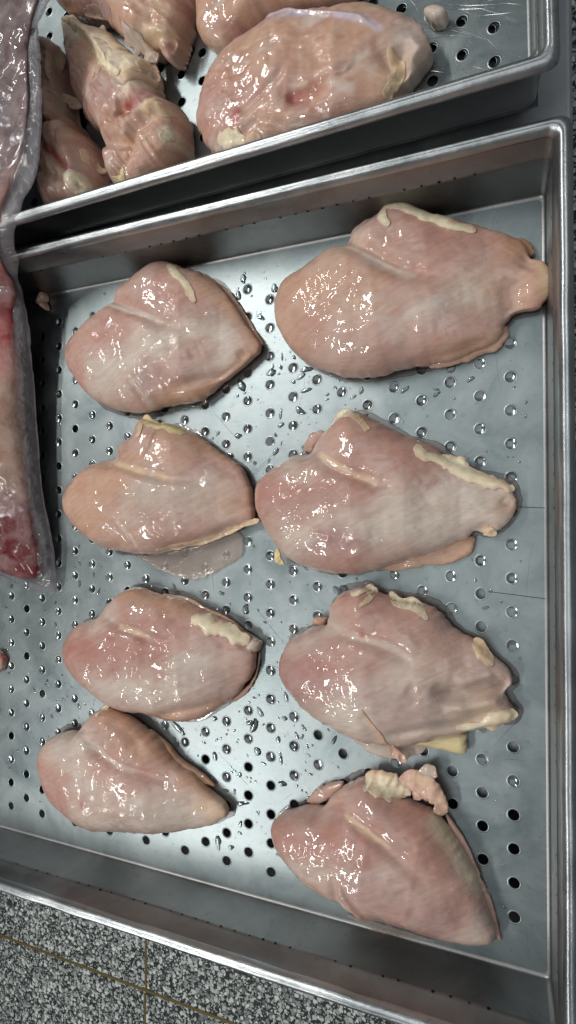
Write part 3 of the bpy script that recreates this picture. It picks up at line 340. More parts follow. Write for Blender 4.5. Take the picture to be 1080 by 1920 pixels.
 'B8': {"z0":0,"zb":9,"h":[35,38,36,25],"outline":[[-101.8,-316.9],[-94.9,-318.5],[-88.6,-320.7],[-82.8,-323.5],[-76.9,-325.8],[-71.1,-327.9],[-65.2,-329.8],[-59.1,-331.3],[-53.3,-333.1],[-48.8,-336.9],[-45.1,-341.5],[-41.3,-346.0],[-37.7,-350.5],[-34.3,-355.1],[-31.2,-359.9],[-28.3,-364.8],[-25.8,-369.9],[-23.9,-375.2],[-22.1,-380.4],[-20.4,-385.7],[-18.3,-391.0],[-16.2,-396.6],[-14.0,-402.3],[-11.4,-408.0],[-12.2,-413.9],[-18.4,-417.5],[-25.3,-419.4],[-32.4,-420.2],[-39.4,-420.2],[-46.1,-419.8],[-52.4,-419.2],[-58.5,-418.5],[-64.4,-417.5],[-70.1,-416.6],[-75.8,-416.1],[-81.5,-416.0],[-87.2,-415.7],[-93.0,-415.3],[-98.9,-415.1],[-105.0,-415.2],[-110.8,-414.6],[-116.6,-413.5],[-122.3,-412.1],[-128.1,-410.8],[-134.1,-409.4],[-140.1,-407.8],[-145.9,-405.5],[-151.3,-402.8],[-156.5,-399.5],[-161.5,-395.6],[-166.9,-391.2],[-172.3,-386.2],[-177.0,-380.3],[-180.2,-373.4],[-181.6,-365.9],[-177.4,-359.2],[-169.5,-354.6],[-161.6,-350.5],[-153.6,-347.1],[-145.5,-345.7],[-138.5,-344.8],[-133.7,-338.6],[-128.6,-332.2],[-122.9,-326.4],[-116.4,-321.7],[-109.3,-318.2]],"spine":[[-132.1,-368.8],[-95.7,-367.3],[-61.5,-369.9],[-31.5,-386.8]],"carve":[[[[-140.4,-342.8],[-112.3,-338.6],[-95.6,-344.3],[-80.7,-353.7],[-64.3,-364.9],[-49.3,-381.1]],5.5,3.0],[[[-120.4,-384.0],[-120.3,-412.6],[-108.7,-417.6],[-94.2,-420.4]],4,2.2],[[[-72.5,-379.6],[-57.2,-396.5]],7,1.2],[[[-135.1,-342.4],[-112.5,-337.7],[-95.7,-342.7],[-80.7,-351.6],[-66.3,-362.1]],1.8,-1.1],[[[-117.4,-385.3],[-110.3,-396.4],[-102.1,-406.0],[-95.0,-417.4]],2.5,-2.2]],"paint":[[[[-170.4,-367.4],[-135.7,-359.5],[-97.7,-356.0]],20,"pinkdeep",0.8],[[[-159.8,-351.4],[-141.7,-347.2]],16,"pale",0.9],[[[-86.3,-325.8],[-57.5,-341.1],[-34.8,-371.8]],36,"pinkdeep",0.6],[[[-114.3,-329.4],[-105.5,-333.9]],14,"pale",0.45],[[[-155.7,-377.7],[-120.8,-374.5],[-89.1,-366.6]],18,"pale",0.7],[[[-93.5,-384.1],[-72.9,-394.7],[-49.8,-400.4]],20,"mauve",0.45],[[[-78.7,-370.7],[-49.3,-385.2],[-27.2,-402.6]],20,"pale",0.7],[[[-144.8,-407.7],[-113.1,-415.0],[-88.3,-420.2]],9,"pale",0.8],[[[-19.8,-402.5]],24,"palegrey",0.5],[[[-49.0,-334.9],[-32.6,-354.5],[-18.9,-380.7]],6,"cream",0.75],[[[-112.3,-338.6],[-80.7,-352.2]],2.2,"creamtan",0.7],[[[-113.2,-403.6],[-97.5,-419.7]],3,"cream",0.5],[[[-175.4,-363.8],[-180.3,-362.0]],8,"pinkdeep",0.6]],"fat":[[[[-100.3,-314.9],[-92.2,-315.5],[-82.3,-318.4],[-72.4,-321.0]],[2.55,3.19,3.19,2.12],"cream"],[[[-75.8,-316.5],[-68.2,-313.1],[-60.7,-316.1],[-53.1,-320.9],[-47.3,-327.2],[-51.0,-330.5]],[2.55,3.82,4.25,3.82,2.97,1.49],"pinkfat"],[[[-61.8,-305.8],[-57.5,-304.2],[-53.3,-305.6]],[2.12,2.76,2.12],"greyfat"]],"flap":[[[[-153.3,-345.5],[-147.0,-335.1],[-137.0,-329.2],[-123.5,-325.3],[-129.6,-334.3],[-140.8,-344.3]],9,"base"],[[[-46.4,-335.8],[-34.0,-350.2],[-21.9,-374.8],[-14.0,-393.5],[-8.6,-416.8],[-12.1,-413.6],[-24.0,-387.7],[-36.1,-365.4]],4,"base"],[[[-124.3,-428.5],[-95.9,-427.9],[-64.4,-429.4],[-55.7,-430.3],[-73.2,-432.9],[-100.5,-433.6]],2.0,"membrane"]]},
 'U1': {"z0":25,"zb":14,"h":[36,44,48,40],"outline":[[-386.8,308.3],[-379.4,300.4],[-376.4,289.5],[-374.4,277.9],[-372.7,266.3],[-371.1,255.5],[-369.6,247.0],[-368.5,240.4],[-367.5,235.1],[-365.4,231.8],[-361.1,229.9],[-357.3,226.3],[-354.5,221.4],[-347.4,215.1],[-341.2,208.4],[-337.9,202.2],[-335.4,196.5],[-333.0,190.9],[-331.7,185.6],[-331.1,180.0],[-330.4,173.6],[-329.3,165.9],[-329.4,157.4],[-331.7,150.8],[-335.8,146.5],[-342.3,145.9],[-351.1,145.7],[-361.5,145.6],[-371.9,145.4],[-380.4,147.3],[-385.3,160.2],[-387.2,173.5],[-387.2,185.6],[-386.2,195.9],[-384.5,204.4],[-382.5,210.9],[-380.7,215.4],[-379.3,218.3],[-379.4,220.3],[-383.3,223.0],[-391.0,228.3],[-395.1,234.6],[-396.5,240.3],[-396.6,245.5],[-395.7,250.0],[-394.6,254.2],[-394.0,259.2],[-394.1,265.9],[-394.9,274.7],[-395.6,284.8],[-395.8,295.5],[-393.9,305.3]],"spine":[[-365.0,265.9],[-359.5,229.6],[-348.8,191.3],[-335.7,153.1]],"carve":[[[[-373.8,260.4],[-362.8,218.3],[-391.9,220.8],[-351.7,177.9],[-341.5,170.0]],4,4.0],[[[-402.6,199.9],[-370.2,174.4],[-346.8,165.3]],4,3],[[[-358.8,229.9],[-338.6,193.9],[-339.0,176.4]],3,1.2],[[[-335.8,192.5],[-333.8,163.6],[-341.4,148.4]],4,2],[[[-381.6,303.7],[-376.5,286.1],[-375.9,272.0],[-373.5,258.1],[-355.5,241.0]],2.5,-2.5],[[[-385.8,211.6],[-351.5,179.8],[-343.5,172.2]],2,-1.5]],"paint":[[[[-398.1,307.2],[-403.5,276.8],[-405.9,244.5],[-399.8,215.6]],14,"tan",0.95],[[[-365.9,278.3],[-353.8,246.3]],8,"orange",0.7],[[[-361.9,218.3],[-389.0,218.6]],6,"red",0.45],[[[-384.4,212.6],[-349.4,177.5],[-341.5,170.0]],3.2,"red",0.8],[[[-356.0,232.9],[-346.9,211.8]],14,"pink",0.7],[[[-355.6,211.1],[-342.1,185.9]],12,"orange",0.6],[[[-337.1,188.4],[-334.4,173.4]],6,"palegrey",0.8],[[[-335.4,190.7],[-328.4,170.7]],14,"pink",0.5],[[[-394.6,203.0],[-357.1,169.9]],8,"creamtan",0.8],[[[-346.6,152.0],[-335.1,155.5]],14,"tan",0.6],[[[-360.6,157.3]],8,"brown",0.4]],"fat":[[[[-380.3,291.5],[-380.2,301.2],[-376.5,286.1],[-376.4,275.7],[-375.5,264.5]],[1.9,2.11,1.9,1.69,1.26],"creamtan"],[[[-372.6,253.1],[-373.5,254.0],[-354.6,242.8],[-369.4,250.2]],[1.05,1.69,1.9,1.47],"creamtan"],[[[-346.8,165.3],[-342.1,161.1],[-336.3,162.8],[-334.2,158.0],[-342.9,155.4]],[1.9,3.16,2.74,1.69,1.47],"cream"],[[[-334.4,190.3],[-335.1,187.6],[-330.7,178.5],[-326.3,177.4]],[0.84,0.95,1.26,1.05],"creamtan"]],"flap":[]},
 'U2': {"z0":25,"zb":14,"h":[30,38,42,40],"outline":[[-373.3,324.1],[-363.5,320.5],[-354.2,315.1],[-345.2,309.3],[-335.8,303.6],[-326.3,298.0],[-317.7,291.3],[-309.9,284.0],[-302.7,276.4],[-295.8,268.3],[-287.4,261.4],[-278.5,255.7],[-273.9,247.5],[-272.7,239.0],[-269.6,231.0],[-263.8,223.4],[-257.5,216.3],[-249.2,210.7],[-244.6,203.4],[-243.1,196.3],[-242.8,189.6],[-243.1,183.0],[-243.9,176.6],[-245.8,170.5],[-248.9,164.8],[-254.0,160.4],[-260.1,156.9],[-266.9,154.0],[-274.6,152.0],[-282.9,150.6],[-292.0,150.4],[-301.7,152.1],[-310.6,158.4],[-315.1,169.4],[-317.2,180.9],[-319.0,190.8],[-320.5,198.9],[-323.1,205.1],[-328.1,210.2],[-335.0,216.0],[-341.5,223.6],[-345.9,232.2],[-351.0,240.9],[-356.8,248.9],[-360.1,256.8],[-361.8,264.7],[-363.2,272.5],[-364.5,280.1],[-366.2,288.0],[-368.3,296.3],[-370.6,305.2],[-372.8,314.7]],"spine":[[-337.6,279.6],[-312.3,247.7],[-286.3,205.6],[-258.1,165.9]],"carve":[[[[-348.4,295.5],[-325.2,271.7],[-300.6,246.1],[-290.9,235.6]],6,4],[[[-296.3,210.0],[-285.4,206.5],[-277.1,209.6]],6,6],[[[-327.9,195.3],[-282.4,177.7],[-277.2,188.3],[-263.0,194.2],[-247.5,191.6]],5,5],[[[-308.3,153.7],[-287.0,164.7],[-272.7,175.4]],4,2.5],[[[-361.5,320.1],[-325.1,280.1],[-305.3,252.7],[-291.0,236.3]],3.5,-3.5],[[[-263.0,198.3],[-253.3,200.7],[-246.1,198.0]],4,-3.5]],"paint":[[[[-373.4,325.7],[-341.7,299.7],[-314.6,282.6],[-282.9,249.9],[-274.5,241.9]],15,"cream",0.95],[[[-328.2,277.7],[-304.9,250.8],[-291.1,237.1]],7,"cream",0.9],[[[-343.6,281.6],[-331.2,258.3]],12,"tan",0.7],[[[-286.9,227.0],[-274.1,231.9]],12,"cream",0.8],[[[-361.1,265.7],[-329.6,228.3]],14,"pink",0.7],[[[-308.5,231.3],[-302.4,223.4]],14,"mauve",0.6],[[[-287.3,208.6],[-278.6,204.6]],6,"red",1.0],[[[-280.5,210.7],[-273.8,206.0]],5,"red",0.6],[[[-266.4,215.2]],14,"mauve",0.7],[[[-299.4,202.5],[-288.7,185.8]],11,"tan",0.8],[[[-257.7,197.6],[-248.9,194.4]],9,"creamtan",0.95],[[[-266.5,178.0],[-246.7,175.8]],22,"tan",0.8],[[[-243.9,180.4],[-241.1,165.1]],16,"pinkdeep",0.7],[[[-283.9,159.7],[-264.4,158.7]],18,"tan",0.6],[[[-249.8,176.9],[-248.3,180.5]],7,"cream",0.8],[[[-273.5,154.3]],14,"pinkdeep",0.5]],"fat":[[[[-265.3,200.1],[-257.8,200.5],[-250.8,197.3],[-246.4,197.6]],[1.99,2.84,2.84,1.99],"creamtan"],[[[-371.9,325.5],[-348.9,306.2],[-330.6,293.2],[-315.4,282.1],[-301.8,268.3]],[1.71,3.13,3.7,3.41,1.71],"cream"],[[[-328.2,277.7],[-313.5,258.9],[-300.4,244.6],[-291.8,236.1]],[1.42,1.99,1.71,1.14],"cream"],[[[-292.7,161.5],[-295.0,157.1],[-303.8,155.3]],[1.42,2.27,1.99],"yellow"],[[[-252.1,175.5],[-249.2,180.1],[-247.4,184.1]],[1.0,1.71,1.14],"cream"],[[[-321.3,245.0],[-318.1,249.9],[-313.5,244.9]],[0.85,1.28,0.85],"pinkfat"],[[[-282.6,229.1],[-277.1,235.2],[-273.7,235.5],[-274.4,250.4]],[2.27,3.41,3.13,1.71],"creamtan"]],"flap":[[[[-323.4,209.8],[-315.3,217.7],[-308.2,222.9],[-301.1,215.3],[-295.8,199.8],[-295.8,192.8],[-304.6,190.8],[-315.3,199.1]],40,"tan"]]},
 'U3': {"z0":25,"zb":16,"h":[34,40,40,32],"outline":[[-373.2,362.5],[-359.8,359.5],[-347.6,355.3],[-337.1,351.5],[-327.2,347.9],[-317.5,344.3],[-307.9,340.2],[-298.8,335.5],[-290.5,331.1],[-282.5,327.9],[-273.3,325.6],[-262.6,323.0],[-251.1,319.3],[-240.0,313.9],[-231.9,306.3],[-233.0,298.2],[-237.0,291.5],[-241.6,285.8],[-244.1,279.8],[-244.9,273.2],[-246.8,267.0],[-249.6,261.0],[-252.5,254.8],[-257.4,250.3],[-264.3,257.7],[-268.1,265.0],[-275.4,262.9],[-283.8,266.1],[-292.2,272.0],[-300.1,280.4],[-308.1,289.5],[-314.8,297.8],[-320.9,304.3],[-328.8,309.9],[-339.9,315.7],[-353.8,322.3],[-368.5,330.0],[-377.5,339.4],[-380.4,349.3],[-380.0,357.8]],"spine":[[-340.3,324.2],[-304.3,306.0],[-270.3,286.0],[-239.6,267.6]],"carve":[[[[-276.5,267.3],[-259.7,264.4],[-252.4,262.1],[-237.9,256.2]],4,4.5],[[[-360.1,318.5],[-328.9,310.1],[-305.4,297.2]],4,3],[[[-292.6,284.1],[-297.7,280.5]],5,2],[[[-270.2,259.5],[-254.1,254.5],[-248.8,261.0]],4,3],[[[-272.2,269.1],[-256.0,265.4],[-250.1,263.7]],2.5,-2.5],[[[-241.4,287.6],[-240.2,278.5],[-242.5,267.1]],3,-2]],"paint":[[[[-362.4,327.0],[-333.9,312.9]],16,"mauve",0.8],[[[-365.1,330.1],[-353.9,326.5]],10,"tan",0.8],[[[-290.7,288.6],[-270.5,281.6]],22,"tan",0.8],[[[-272.0,269.6],[-256.0,265.4],[-251.6,265.3]],4,"creamtan",0.9],[[[-257.7,260.8]],9,"pinkdeep",0.8],[[[-255.0,251.6],[-247.0,242.7]],12,"palegrey",0.6],[[[-244.4,282.9],[-230.0,266.8]],14,"tan",0.7],[[[-257.0,279.7]],20,"orange",0.5],[[[-291.6,272.5],[-279.7,261.9]],10,"palegrey",0.7],[[[-245.5,258.5]],3,"red",0.8]],"fat":[[[[-300.9,280.2],[-281.5,267.6],[-278.2,264.3],[-272.8,256.9]],[1.7,3.4,3.68,2.27],"palegrey"],[[[-344.8,317.9],[-328.0,310.6],[-307.7,298.5]],[0.99,1.56,1.13],"mauvefat"]],"flap":[]},
 'U4': {"z0":25,"zb":14,"h":[30,36,36,30],"outline":[[-223.1,312.8],[-212.9,311.5],[-203.1,308.5],[-194.1,305.1],[-185.7,301.5],[-178.1,298.1],[-171.1,295.1],[-164.6,292.4],[-158.3,290.1],[-151.6,288.3],[-144.0,286.6],[-135.1,284.8],[-124.9,282.4],[-114.4,279.0],[-104.9,273.8],[-98.6,266.6],[-98.4,258.9],[-105.8,254.7],[-116.3,253.7],[-126.7,254.2],[-136.2,255.7],[-144.2,257.5],[-150.4,258.9],[-155.7,260.0],[-160.4,260.9],[-164.6,261.2],[-168.5,261.0],[-172.9,259.8],[-178.6,257.3],[-186.3,254.2],[-196.0,250.5],[-206.9,245.6],[-217.7,248.7],[-225.5,256.6],[-229.9,265.7],[-231.5,275.0],[-231.7,284.1],[-231.8,292.9],[-231.3,301.2],[-229.2,308.5]],"spine":[[-199.5,256.8],[-180.3,261.6],[-151.7,260.8],[-124.5,256.6]],"carve":[],"paint":[[[[-215.1,266.1],[-195.5,259.6]],26,"orange",0.95],[[[-215.8,248.9]],16,"tan",0.7],[[[-174.1,263.1],[-145.4,259.4]],20,"tan",0.6]],"fat":[],"flap":[]},
 'U5': {"z0":25,"zb":16,"h":[36,38,36,28],"outline":[[-207.0,236.1],[-198.6,241.6],[-189.4,245.7],[-179.5,248.4],[-169.9,251.0],[-159.9,252.6],[-148.8,250.9],[-137.9,248.7],[-127.2,246.7],[-116.6,244.9],[-105.8,243.3],[-94.6,241.1],[-83.6,236.0],[-72.9,229.6],[-62.1,223.3],[-53.0,215.3],[-48.4,204.8],[-46.6,194.4],[-52.3,186.4],[-59.8,180.1],[-66.9,174.4],[-72.8,168.5],[-80.0,164.5],[-88.1,162.5],[-96.3,160.8],[-104.9,159.2],[-113.9,158.0],[-123.4,157.3],[-132.9,157.1],[-142.5,157.0],[-152.3,156.5],[-162.8,155.1],[-174.6,153.2],[-188.5,151.3],[-203.0,155.3],[-215.4,163.8],[-223.9,175.2],[-229.3,187.7],[-229.1,199.9],[-225.8,211.1],[-221.4,221.2],[-215.0,229.5]],"spine":[[-179.7,189.9],[-143.4,192.2],[-109.3,190.9],[-73.8,188.7]],"carve":[[[[-188.0,175.1],[-164.6,186.0],[-150.2,195.7],[-140.4,208.5]],3.5,1.5],[[[-146.4,180.4],[-131.5,176.9],[-111.5,178.7]],6,4.5],[[[-68.3,198.7],[-62.7,182.9],[-69.1,170.5]],5,3.5],[[[-78.0,196.9],[-71.8,186.3],[-55.7,204.2]],4,2.0],[[[-189.8,162.4],[-169.5,170.3],[-151.2,163.7],[-148.3,159.4]],4,2.5],[[[-203.2,166.3],[-183.8,161.2]],5,3],[[[-173.9,251.8],[-146.8,245.7],[-116.0,230.5],[-91.3,221.1],[-79.7,210.9]],1.6,-1.6],[[[-188.0,175.1],[-164.6,186.0],[-154.3,191.7]],1.2,-1.0],[[[-111.3,183.5],[-101.1,185.2],[-94.4,190.8]],1.3,-1.0],[[[-58.8,202.6],[-52.7,194.0],[-62.3,177.5]],4,-2.5]],"paint":[[[[-173.9,251.8],[-144.2,240.3],[-115.9,229.9],[-89.7,219.9],[-78.1,210.9]],3.2,"lilac",0.85],[[[-169.8,254.5],[-157.4,254.0]],5,"lilac",0.7],[[[-198.6,205.9],[-203.1,184.9]],22,"pink",0.75],[[[-190.9,223.2],[-169.4,228.6]],14,"tan",0.6],[[[-175.0,198.4],[-160.4,199.1]],14,"pinkdeep",0.5],[[[-150.2,213.5],[-121.9,208.7],[-97.6,211.9]],30,"tan",0.75],[[[-144.5,179.1],[-133.3,178.1],[-125.8,180.4]],5,"red",0.9],[[[-127.6,181.6],[-111.3,181.9]],5,"pinkdeep",0.8],[[[-123.4,169.3],[-89.5,167.7]],16,"orange",0.55],[[[-78.7,176.3],[-73.5,170.0]],16,"tan",0.8],[[[-166.8,163.7]],20,"tan",0.6],[[[-58.8,197.5],[-51.6,190.0],[-60.7,177.2]],18,"palegrey",0.8],[[[-187.9,176.8],[-185.7,178.9]],4,"red",0.7],[[[-101.1,186.8],[-87.8,195.0]],4,"pale",0.7],[[[-111.4,180.3],[-98.5,174.0]],3,"pale",0.6],[[[-124.6,164.4],[-98.8,163.8]],12,"pink",0.4],[[[-136.7,198.7],[-144.3,188.5]],8,"pinkdeep",0.35]],"fat":[[[[-201.9,165.8],[-193.5,165.6],[-185.7,161.5],[-184.2,157.2]],[2.9,3.62,3.26,2.17],"cream"],[[[-181.8,160.8],[-174.0,160.3],[-170.1,157.0]],[1.45,2.36,1.63],"pinkfat"],[[[-209.6,162.2],[-203.1,157.7]],[1.63,1.99],"greyfat"],[[[-71.6,195.9],[-67.1,185.9],[-69.5,176.2],[-75.2,168.6]],[1.09,1.81,1.81,1.45],"creamtan"]],"flap":[]},
 'U6': {"z0":25,"zb":6,"h":[14,15,13],"outline":[[-48.3,229.1],[-47.3,228.9],[-46.4,228.6],[-45.6,228.5],[-44.9,228.5],[-44.1,228.3],[-43.4,228.1],[-42.6,227.7],[-41.7,227.2],[-40.8,226.7],[-39.7,226.2],[-38.4,225.4],[-37.2,224.4],[-36.3,223.1],[-36.0,221.7],[-36.3,220.5],[-36.9,219.6],[-37.8,219.0],[-38.8,218.6],[-39.6,218.5],[-40.4,218.4],[-41.0,218.3],[-41.6,218.2],[-42.2,217.9],[-42.8,217.7],[-43.5,217.8],[-44.2,218.1],[-45.0,218.4],[-45.9,218.7],[-46.8,219.1],[-47.9,219.8],[-49.0,220.6],[-50.1,221.7],[-50.9,223.1],[-51.4,224.5],[-51.5,225.9],[-51.2,227.0],[-50.7,227.9],[-50.0,228.5],[-49.2,228.9]],"spine":[[-44.8,220.0],[-42.1,216.3],[-40.3,213.9]],"carve":[],"paint":[[[[-42.3,217.9]],30,"palegrey",0.9]],"fat":[],"flap":[]},
 'S1': {"z0":0,"zb":4,"h":[10,11,8],"outline":[[-438.7,96.7],[-438.3,97.6],[-437.7,98.6],[-436.8,99.6],[-435.5,100.4],[-434.0,100.6],[-432.4,100.0],[-431.2,98.8],[-430.6,97.3],[-430.4,95.7],[-430.8,94.3],[-431.2,93.3],[-431.6,92.6],[-431.8,92.0],[-432.3,91.6],[-432.9,91.4],[-433.6,91.5],[-434.0,91.6],[-433.7,91.2],[-432.7,89.9],[-431.5,87.9],[-430.6,85.5],[-430.7,83.4],[-431.7,83.0],[-432.7,83.8],[-433.8,84.9],[-434.8,86.1],[-435.9,87.0],[-437.4,87.6],[-438.9,88.2],[-440.3,88.9],[-441.1,89.9],[-441.2,91.1],[-440.9,92.1],[-440.5,92.8],[-440.2,93.5],[-439.9,94.1],[-439.7,94.7],[-439.4,95.3],[-439.1,96.0]],"spine":[[-432.2,93.7],[-429.8,89.9],[-426.8,84.3]],"carve":[],"paint":[[[[-426.4,88.2]],8,"pinkfat",0.8],[[[-441.1,94.6]],4,"mauve",0.8]],"fat":[],"flap":[]},
 'S2': {"z0":0,"zb":3,"h":[8,9,8],"outline":[[-503.9,-258.1],[-502.3,-256.7],[-500.1,-256.0],[-497.8,-255.7],[-495.5,-255.7],[-493.3,-256.0],[-491.3,-256.6],[-489.7,-257.6],[-488.5,-258.7],[-487.5,-260.0],[-486.7,-261.2],[-486.1,-262.4],[-485.7,-263.6],[-485.7,-264.9],[-485.9,-266.2],[-486.2,-267.5],[-486.5,-268.9],[-486.9,-270.3],[-487.4,-271.8],[-488.0,-273.4],[-489.1,-275.1],[-490.6,-276.5],[-492.6,-277.5],[-494.9,-278.0],[-497.3,-278.2],[-499.5,-277.9],[-501.5,-277.3],[-503.1,-276.3],[-504.1,-275.0],[-504.8,-273.5],[-505.3,-272.2],[-505.8,-271.0],[-506.3,-269.8],[-506.7,-268.5],[-506.9,-267.2],[-506.7,-265.8],[-506.3,-264.4],[-506.0,-263.0],[-505.5,-261.4],[-504.9,-259.8]],"spine":[[-495.6,-265.8],[-490.5,-265.3],[-485.3,-264.9]],"carve":[],"paint":[[[[-490.9,-265.2],[-487.9,-268.9]],5,"cream",0.9],[[[-486.4,-260.8],[-484.0,-268.0]],5,"red",0.6]],"fat":[],"flap":[]},
}
BAG_OUT = [(-0.3399, 0.3208), (-0.341, 0.2913), (-0.3519, 0.2775), (-0.3495, 0.2672), (-0.3477, 0.2323), (-0.347, 0.1887), (-0.3527, 0.1554), (-0.3698, 0.1381), (-0.3862, 0.1225), (-0.3967, 0.1125), (-0.4065, 0.1053), (-0.4263, 0.0906), (-0.4258, 0.0556), (-0.4273, 0.0069), (-0.4255, -0.0438), (-0.423, -0.0948), (-0.4166, -0.1305), (-0.4134, -0.1561), (-0.4164, -0.1914), (-0.4325, -0.1937), (-0.4631, -0.1865), (-0.4911, -0.1783), (-0.5521, -0.1713), (-0.6419, -0.1371), (-0.6705, -0.0478), (-0.6781, 0.099), (-0.5981, 0.2274), (-0.5996, 0.3849)]
BAG_BASE = [(0.3208, 0.0895), (0.2913, 0.0895), (0.2775, 0.0895), (0.2672, 0.0895), (0.2323, 0.0895), (0.1887, 0.0895), (0.1554, 0.0895), (0.1381, 0.0877), (0.1225, 0.0799), (0.1125, 0.072), (0.1053, 0.0584), (0.0906, 0.034), (0.0556, 0.0281), (0.0069, 0.02), (-0.0438, 0.017), (-0.0948, 0.014), (-0.1305, 0.0108), (-0.1561, 0.0085), (-0.1914, 0.0033)]

# ------------------------------------------------------------------ setting: terrazzo floor with brass strips
FZ = -0.75
m = MB(); m.box(-4.0, 4.0, -4.5, 3.5, FZ - .05, FZ)
ground = tag(mesh_obj('terrazzo_floor', m.V, m.F, M['terrazzo'], smooth=False), kind='structure')
def strip(x0, y0, x1, y1, w, z):
    d = np.array([x1 - x0, y1 - y0]); n = np.array([-d[1], d[0]]) / np.hypot(*d) * w / 2; mb = MB()
    a = [(x0 - n[0], y0 - n[1]), (x1 - n[0], y1 - n[1]), (x1 + n[0], y1 + n[1]), (x0 + n[0], y0 + n[1])]
    mb.add([(*p, FZ - .01) for p in a] + [(*p, FZ + z) for p in a], [(3, 2, 1, 0), (4, 5, 6, 7), (0, 1, 5, 4), (1, 2, 6, 5), (2, 3, 7, 6), (3, 0, 4, 7)])
    return mesh_obj('divider_strip', mb.V, mb.F, M['brass'], ground, smooth=False)
strip(-4.0, -1.205, 4.0, -1.231, .0065, .0016)
strip(-.886, -1.216, -.886, 3.5, .0058, .0014); strip(-.889, -4.5, -.889, -1.222, .0058, .0014)

# ------------------------------------------------------------------ steel table under the trays
PITCH, KX = .0235, .89058
table = tag(empty('steel_table', (-.35, .25, FZ)), 'stainless steel work table under the perforated trays', 'table')
TZ = -.0075
mb = MB(); mb.box(-1.10, .0405, -.325, .95, TZ - .035, TZ)
top_o = mesh_obj('tabletop', mb.V, mb.F, M['table_steel'], table, smooth=False)
bv = top_o.modifiers.new('bevel', 'BEVEL'); bv.width = .003; bv.segments = 3
mb = MB(); mb.box(-.70, .030, -.450, -.328, TZ - .045, TZ - .033); mesh_obj('added_shade_board', mb.V, mb.F, M['shade_black'], table, smooth=False)  # unseen board, added so holes past the table edge look black
for x in (-1.05, -.01):
    for y in (-.27, .90):
        mb = MB(); mb.box(x - .02, x + .02, y - .02, y + .02, FZ, TZ - .035); mesh_obj('leg', mb.V, mb.F, M['table_steel'], table, smooth=False)

# ------------------------------------------------------------------ perforated trays
FX0, FX1, FY0, FY1 = -25 * PITCH * KX - .0235, .0235, -.435, .100
HR = .0037
def floor_mesh():
    V, F = [], []; c = PITCH * KX; n = 24; holes = []
    def quad(x0, x1, y0, y1):
        k = len(V); V.extend([(x0, y0, 0), (x1, y0, 0), (x1, y1, 0), (x0, y1, 0)]); F.append((k, k + 1, k + 2, k + 3))
    e = .003
    quad(FX0 - e, -25.5 * c, FY0 - e, FY1 + e); quad(.5 * c, FX1 + e, FY0 - e, FY1 + e)
    ang = [2 * math.pi * k / n + math.pi / n for k in range(n)]
    for i in range(26):
        x = -i * c; vs = [v for v in range(-6, 36) if (i + v) % 2 == 0]
        quad(x - c / 2, x + c / 2, -vs[0] * PITCH / 2 + PITCH / 2, FY1 + e); quad(x - c / 2, x + c / 2, FY0 - e, -vs[-1] * PITCH / 2 - PITCH / 2)
        for v in vs:
            y = -v * PITCH / 2; holes.append((x, y)); k = len(V)
            hr = HR * (1 + .02 * random.uniform(-1, 1))
            for a in ang:
                s = min(c / 2 / max(abs(math.cos(a)), 1e-6), PITCH / 2 / max(abs(math.sin(a)), 1e-6)); V.append((x + s * math.cos(a), y + s * math.sin(a), 0))
            for r, z in ((hr + .0011, 0), (hr + .00055, .00012), (hr + .0001, .00004), (hr, -.0003), (hr, -.0014)):
                for a in ang: V.append((x + r * math.cos(a), y + r * math.sin(a), z))
            for q in range(5):
                for j in range(n): F.append((k + q * n + j, k + q * n + (j + 1) % n, k + (q + 1) * n + (j + 1) % n, k + (q + 1) * n + j))
            # the four corners left between the ring of rays and the cell
            for sx, sy in ((1, 1), (-1, 1), (-1, -1), (1, -1)):
                j = [q for q in range(n) if math.cos(ang[q]) * sx > 0 and math.sin(ang[q]) * sy > 0]
                ca = math.atan2(sy * PITCH / 2, sx * c / 2) % (2 * math.pi)
                lo = max([q for q in j if ang[q] <= ca], key=lambda q: ang[q], default=None); hi = min([q for q in j if ang[q] > ca], key=lambda q: ang[q], default=None)
                if lo is None or hi is None: continue
                V.append((x + sx * c / 2, y + sy * PITCH / 2, 0)); F.append((k + lo, len(V) - 1, k + hi))
    return V, F, holes
FLV, FLF, HOLES = floor_mesh()

def ring_path(o, rc=.004):
    """points of a rounded rectangle grown by o around the tray floor, with their side number"""
    out = []; r = rc + max(o, 0) * .2
    cs = [(FX1 + o, FY0 - o, 1, -1, 0), (FX1 + o, FY1 + o, 1, 1, 1), (FX0 - o, FY1 + o, -1, 1, 2), (FX0 - o, FY0 - o, -1, -1, 3)]
    for k, (x, y, sx, sy, s) in enumerate(cs):
        cx, cy = x - sx * r, y - sy * r; a0 = (-90, 0, 90, 180)[k]
        for j in range(7):
            a = math.radians(a0 + 15 * j); out.append((cx + r * math.cos(a), cy + r * math.sin(a)))
        x2, y2, sx2, sy2, _ = cs[(k + 1) % 4]; ex, ey = out[-1]; a1 = math.radians((-90, 0, 90, 180)[(k + 1) % 4])
        fx, fy = x2 - sx2 * r + r * math.cos(a1), y2 - sy2 * r + r * math.sin(a1)
        for j in range(1, 60): out.append((ex + (fx - ex) * j / 60, ey + (fy - ey) * j / 60))
    return out
NP = 4 * 66
def sweep(profile, start, count, wob=.0, seed=0):
    V, F = [], []; n = len(profile)
    for q in range(count + 1):
        k = (start + q) % NP
        for o, z in profile:
            x, y = RP(o)[k]
            if wob and z > .045:
                g = vnoise(np.array([k * .35]), np.array([z * 300.]), seed)[0]; z += wob * g; x += wob * g * .7; y -= wob * g * .7
            V.append((x, y, z))
    for q in range(count):
        for j in range(n - 1):
            a = q * n + j; F.append((a, a + 1, a + n + 1, a + n))
    return V, F
_rp = {}
def RP(o):
    if o not in _rp: _rp[o] = ring_path(o)
    return _rp[o]
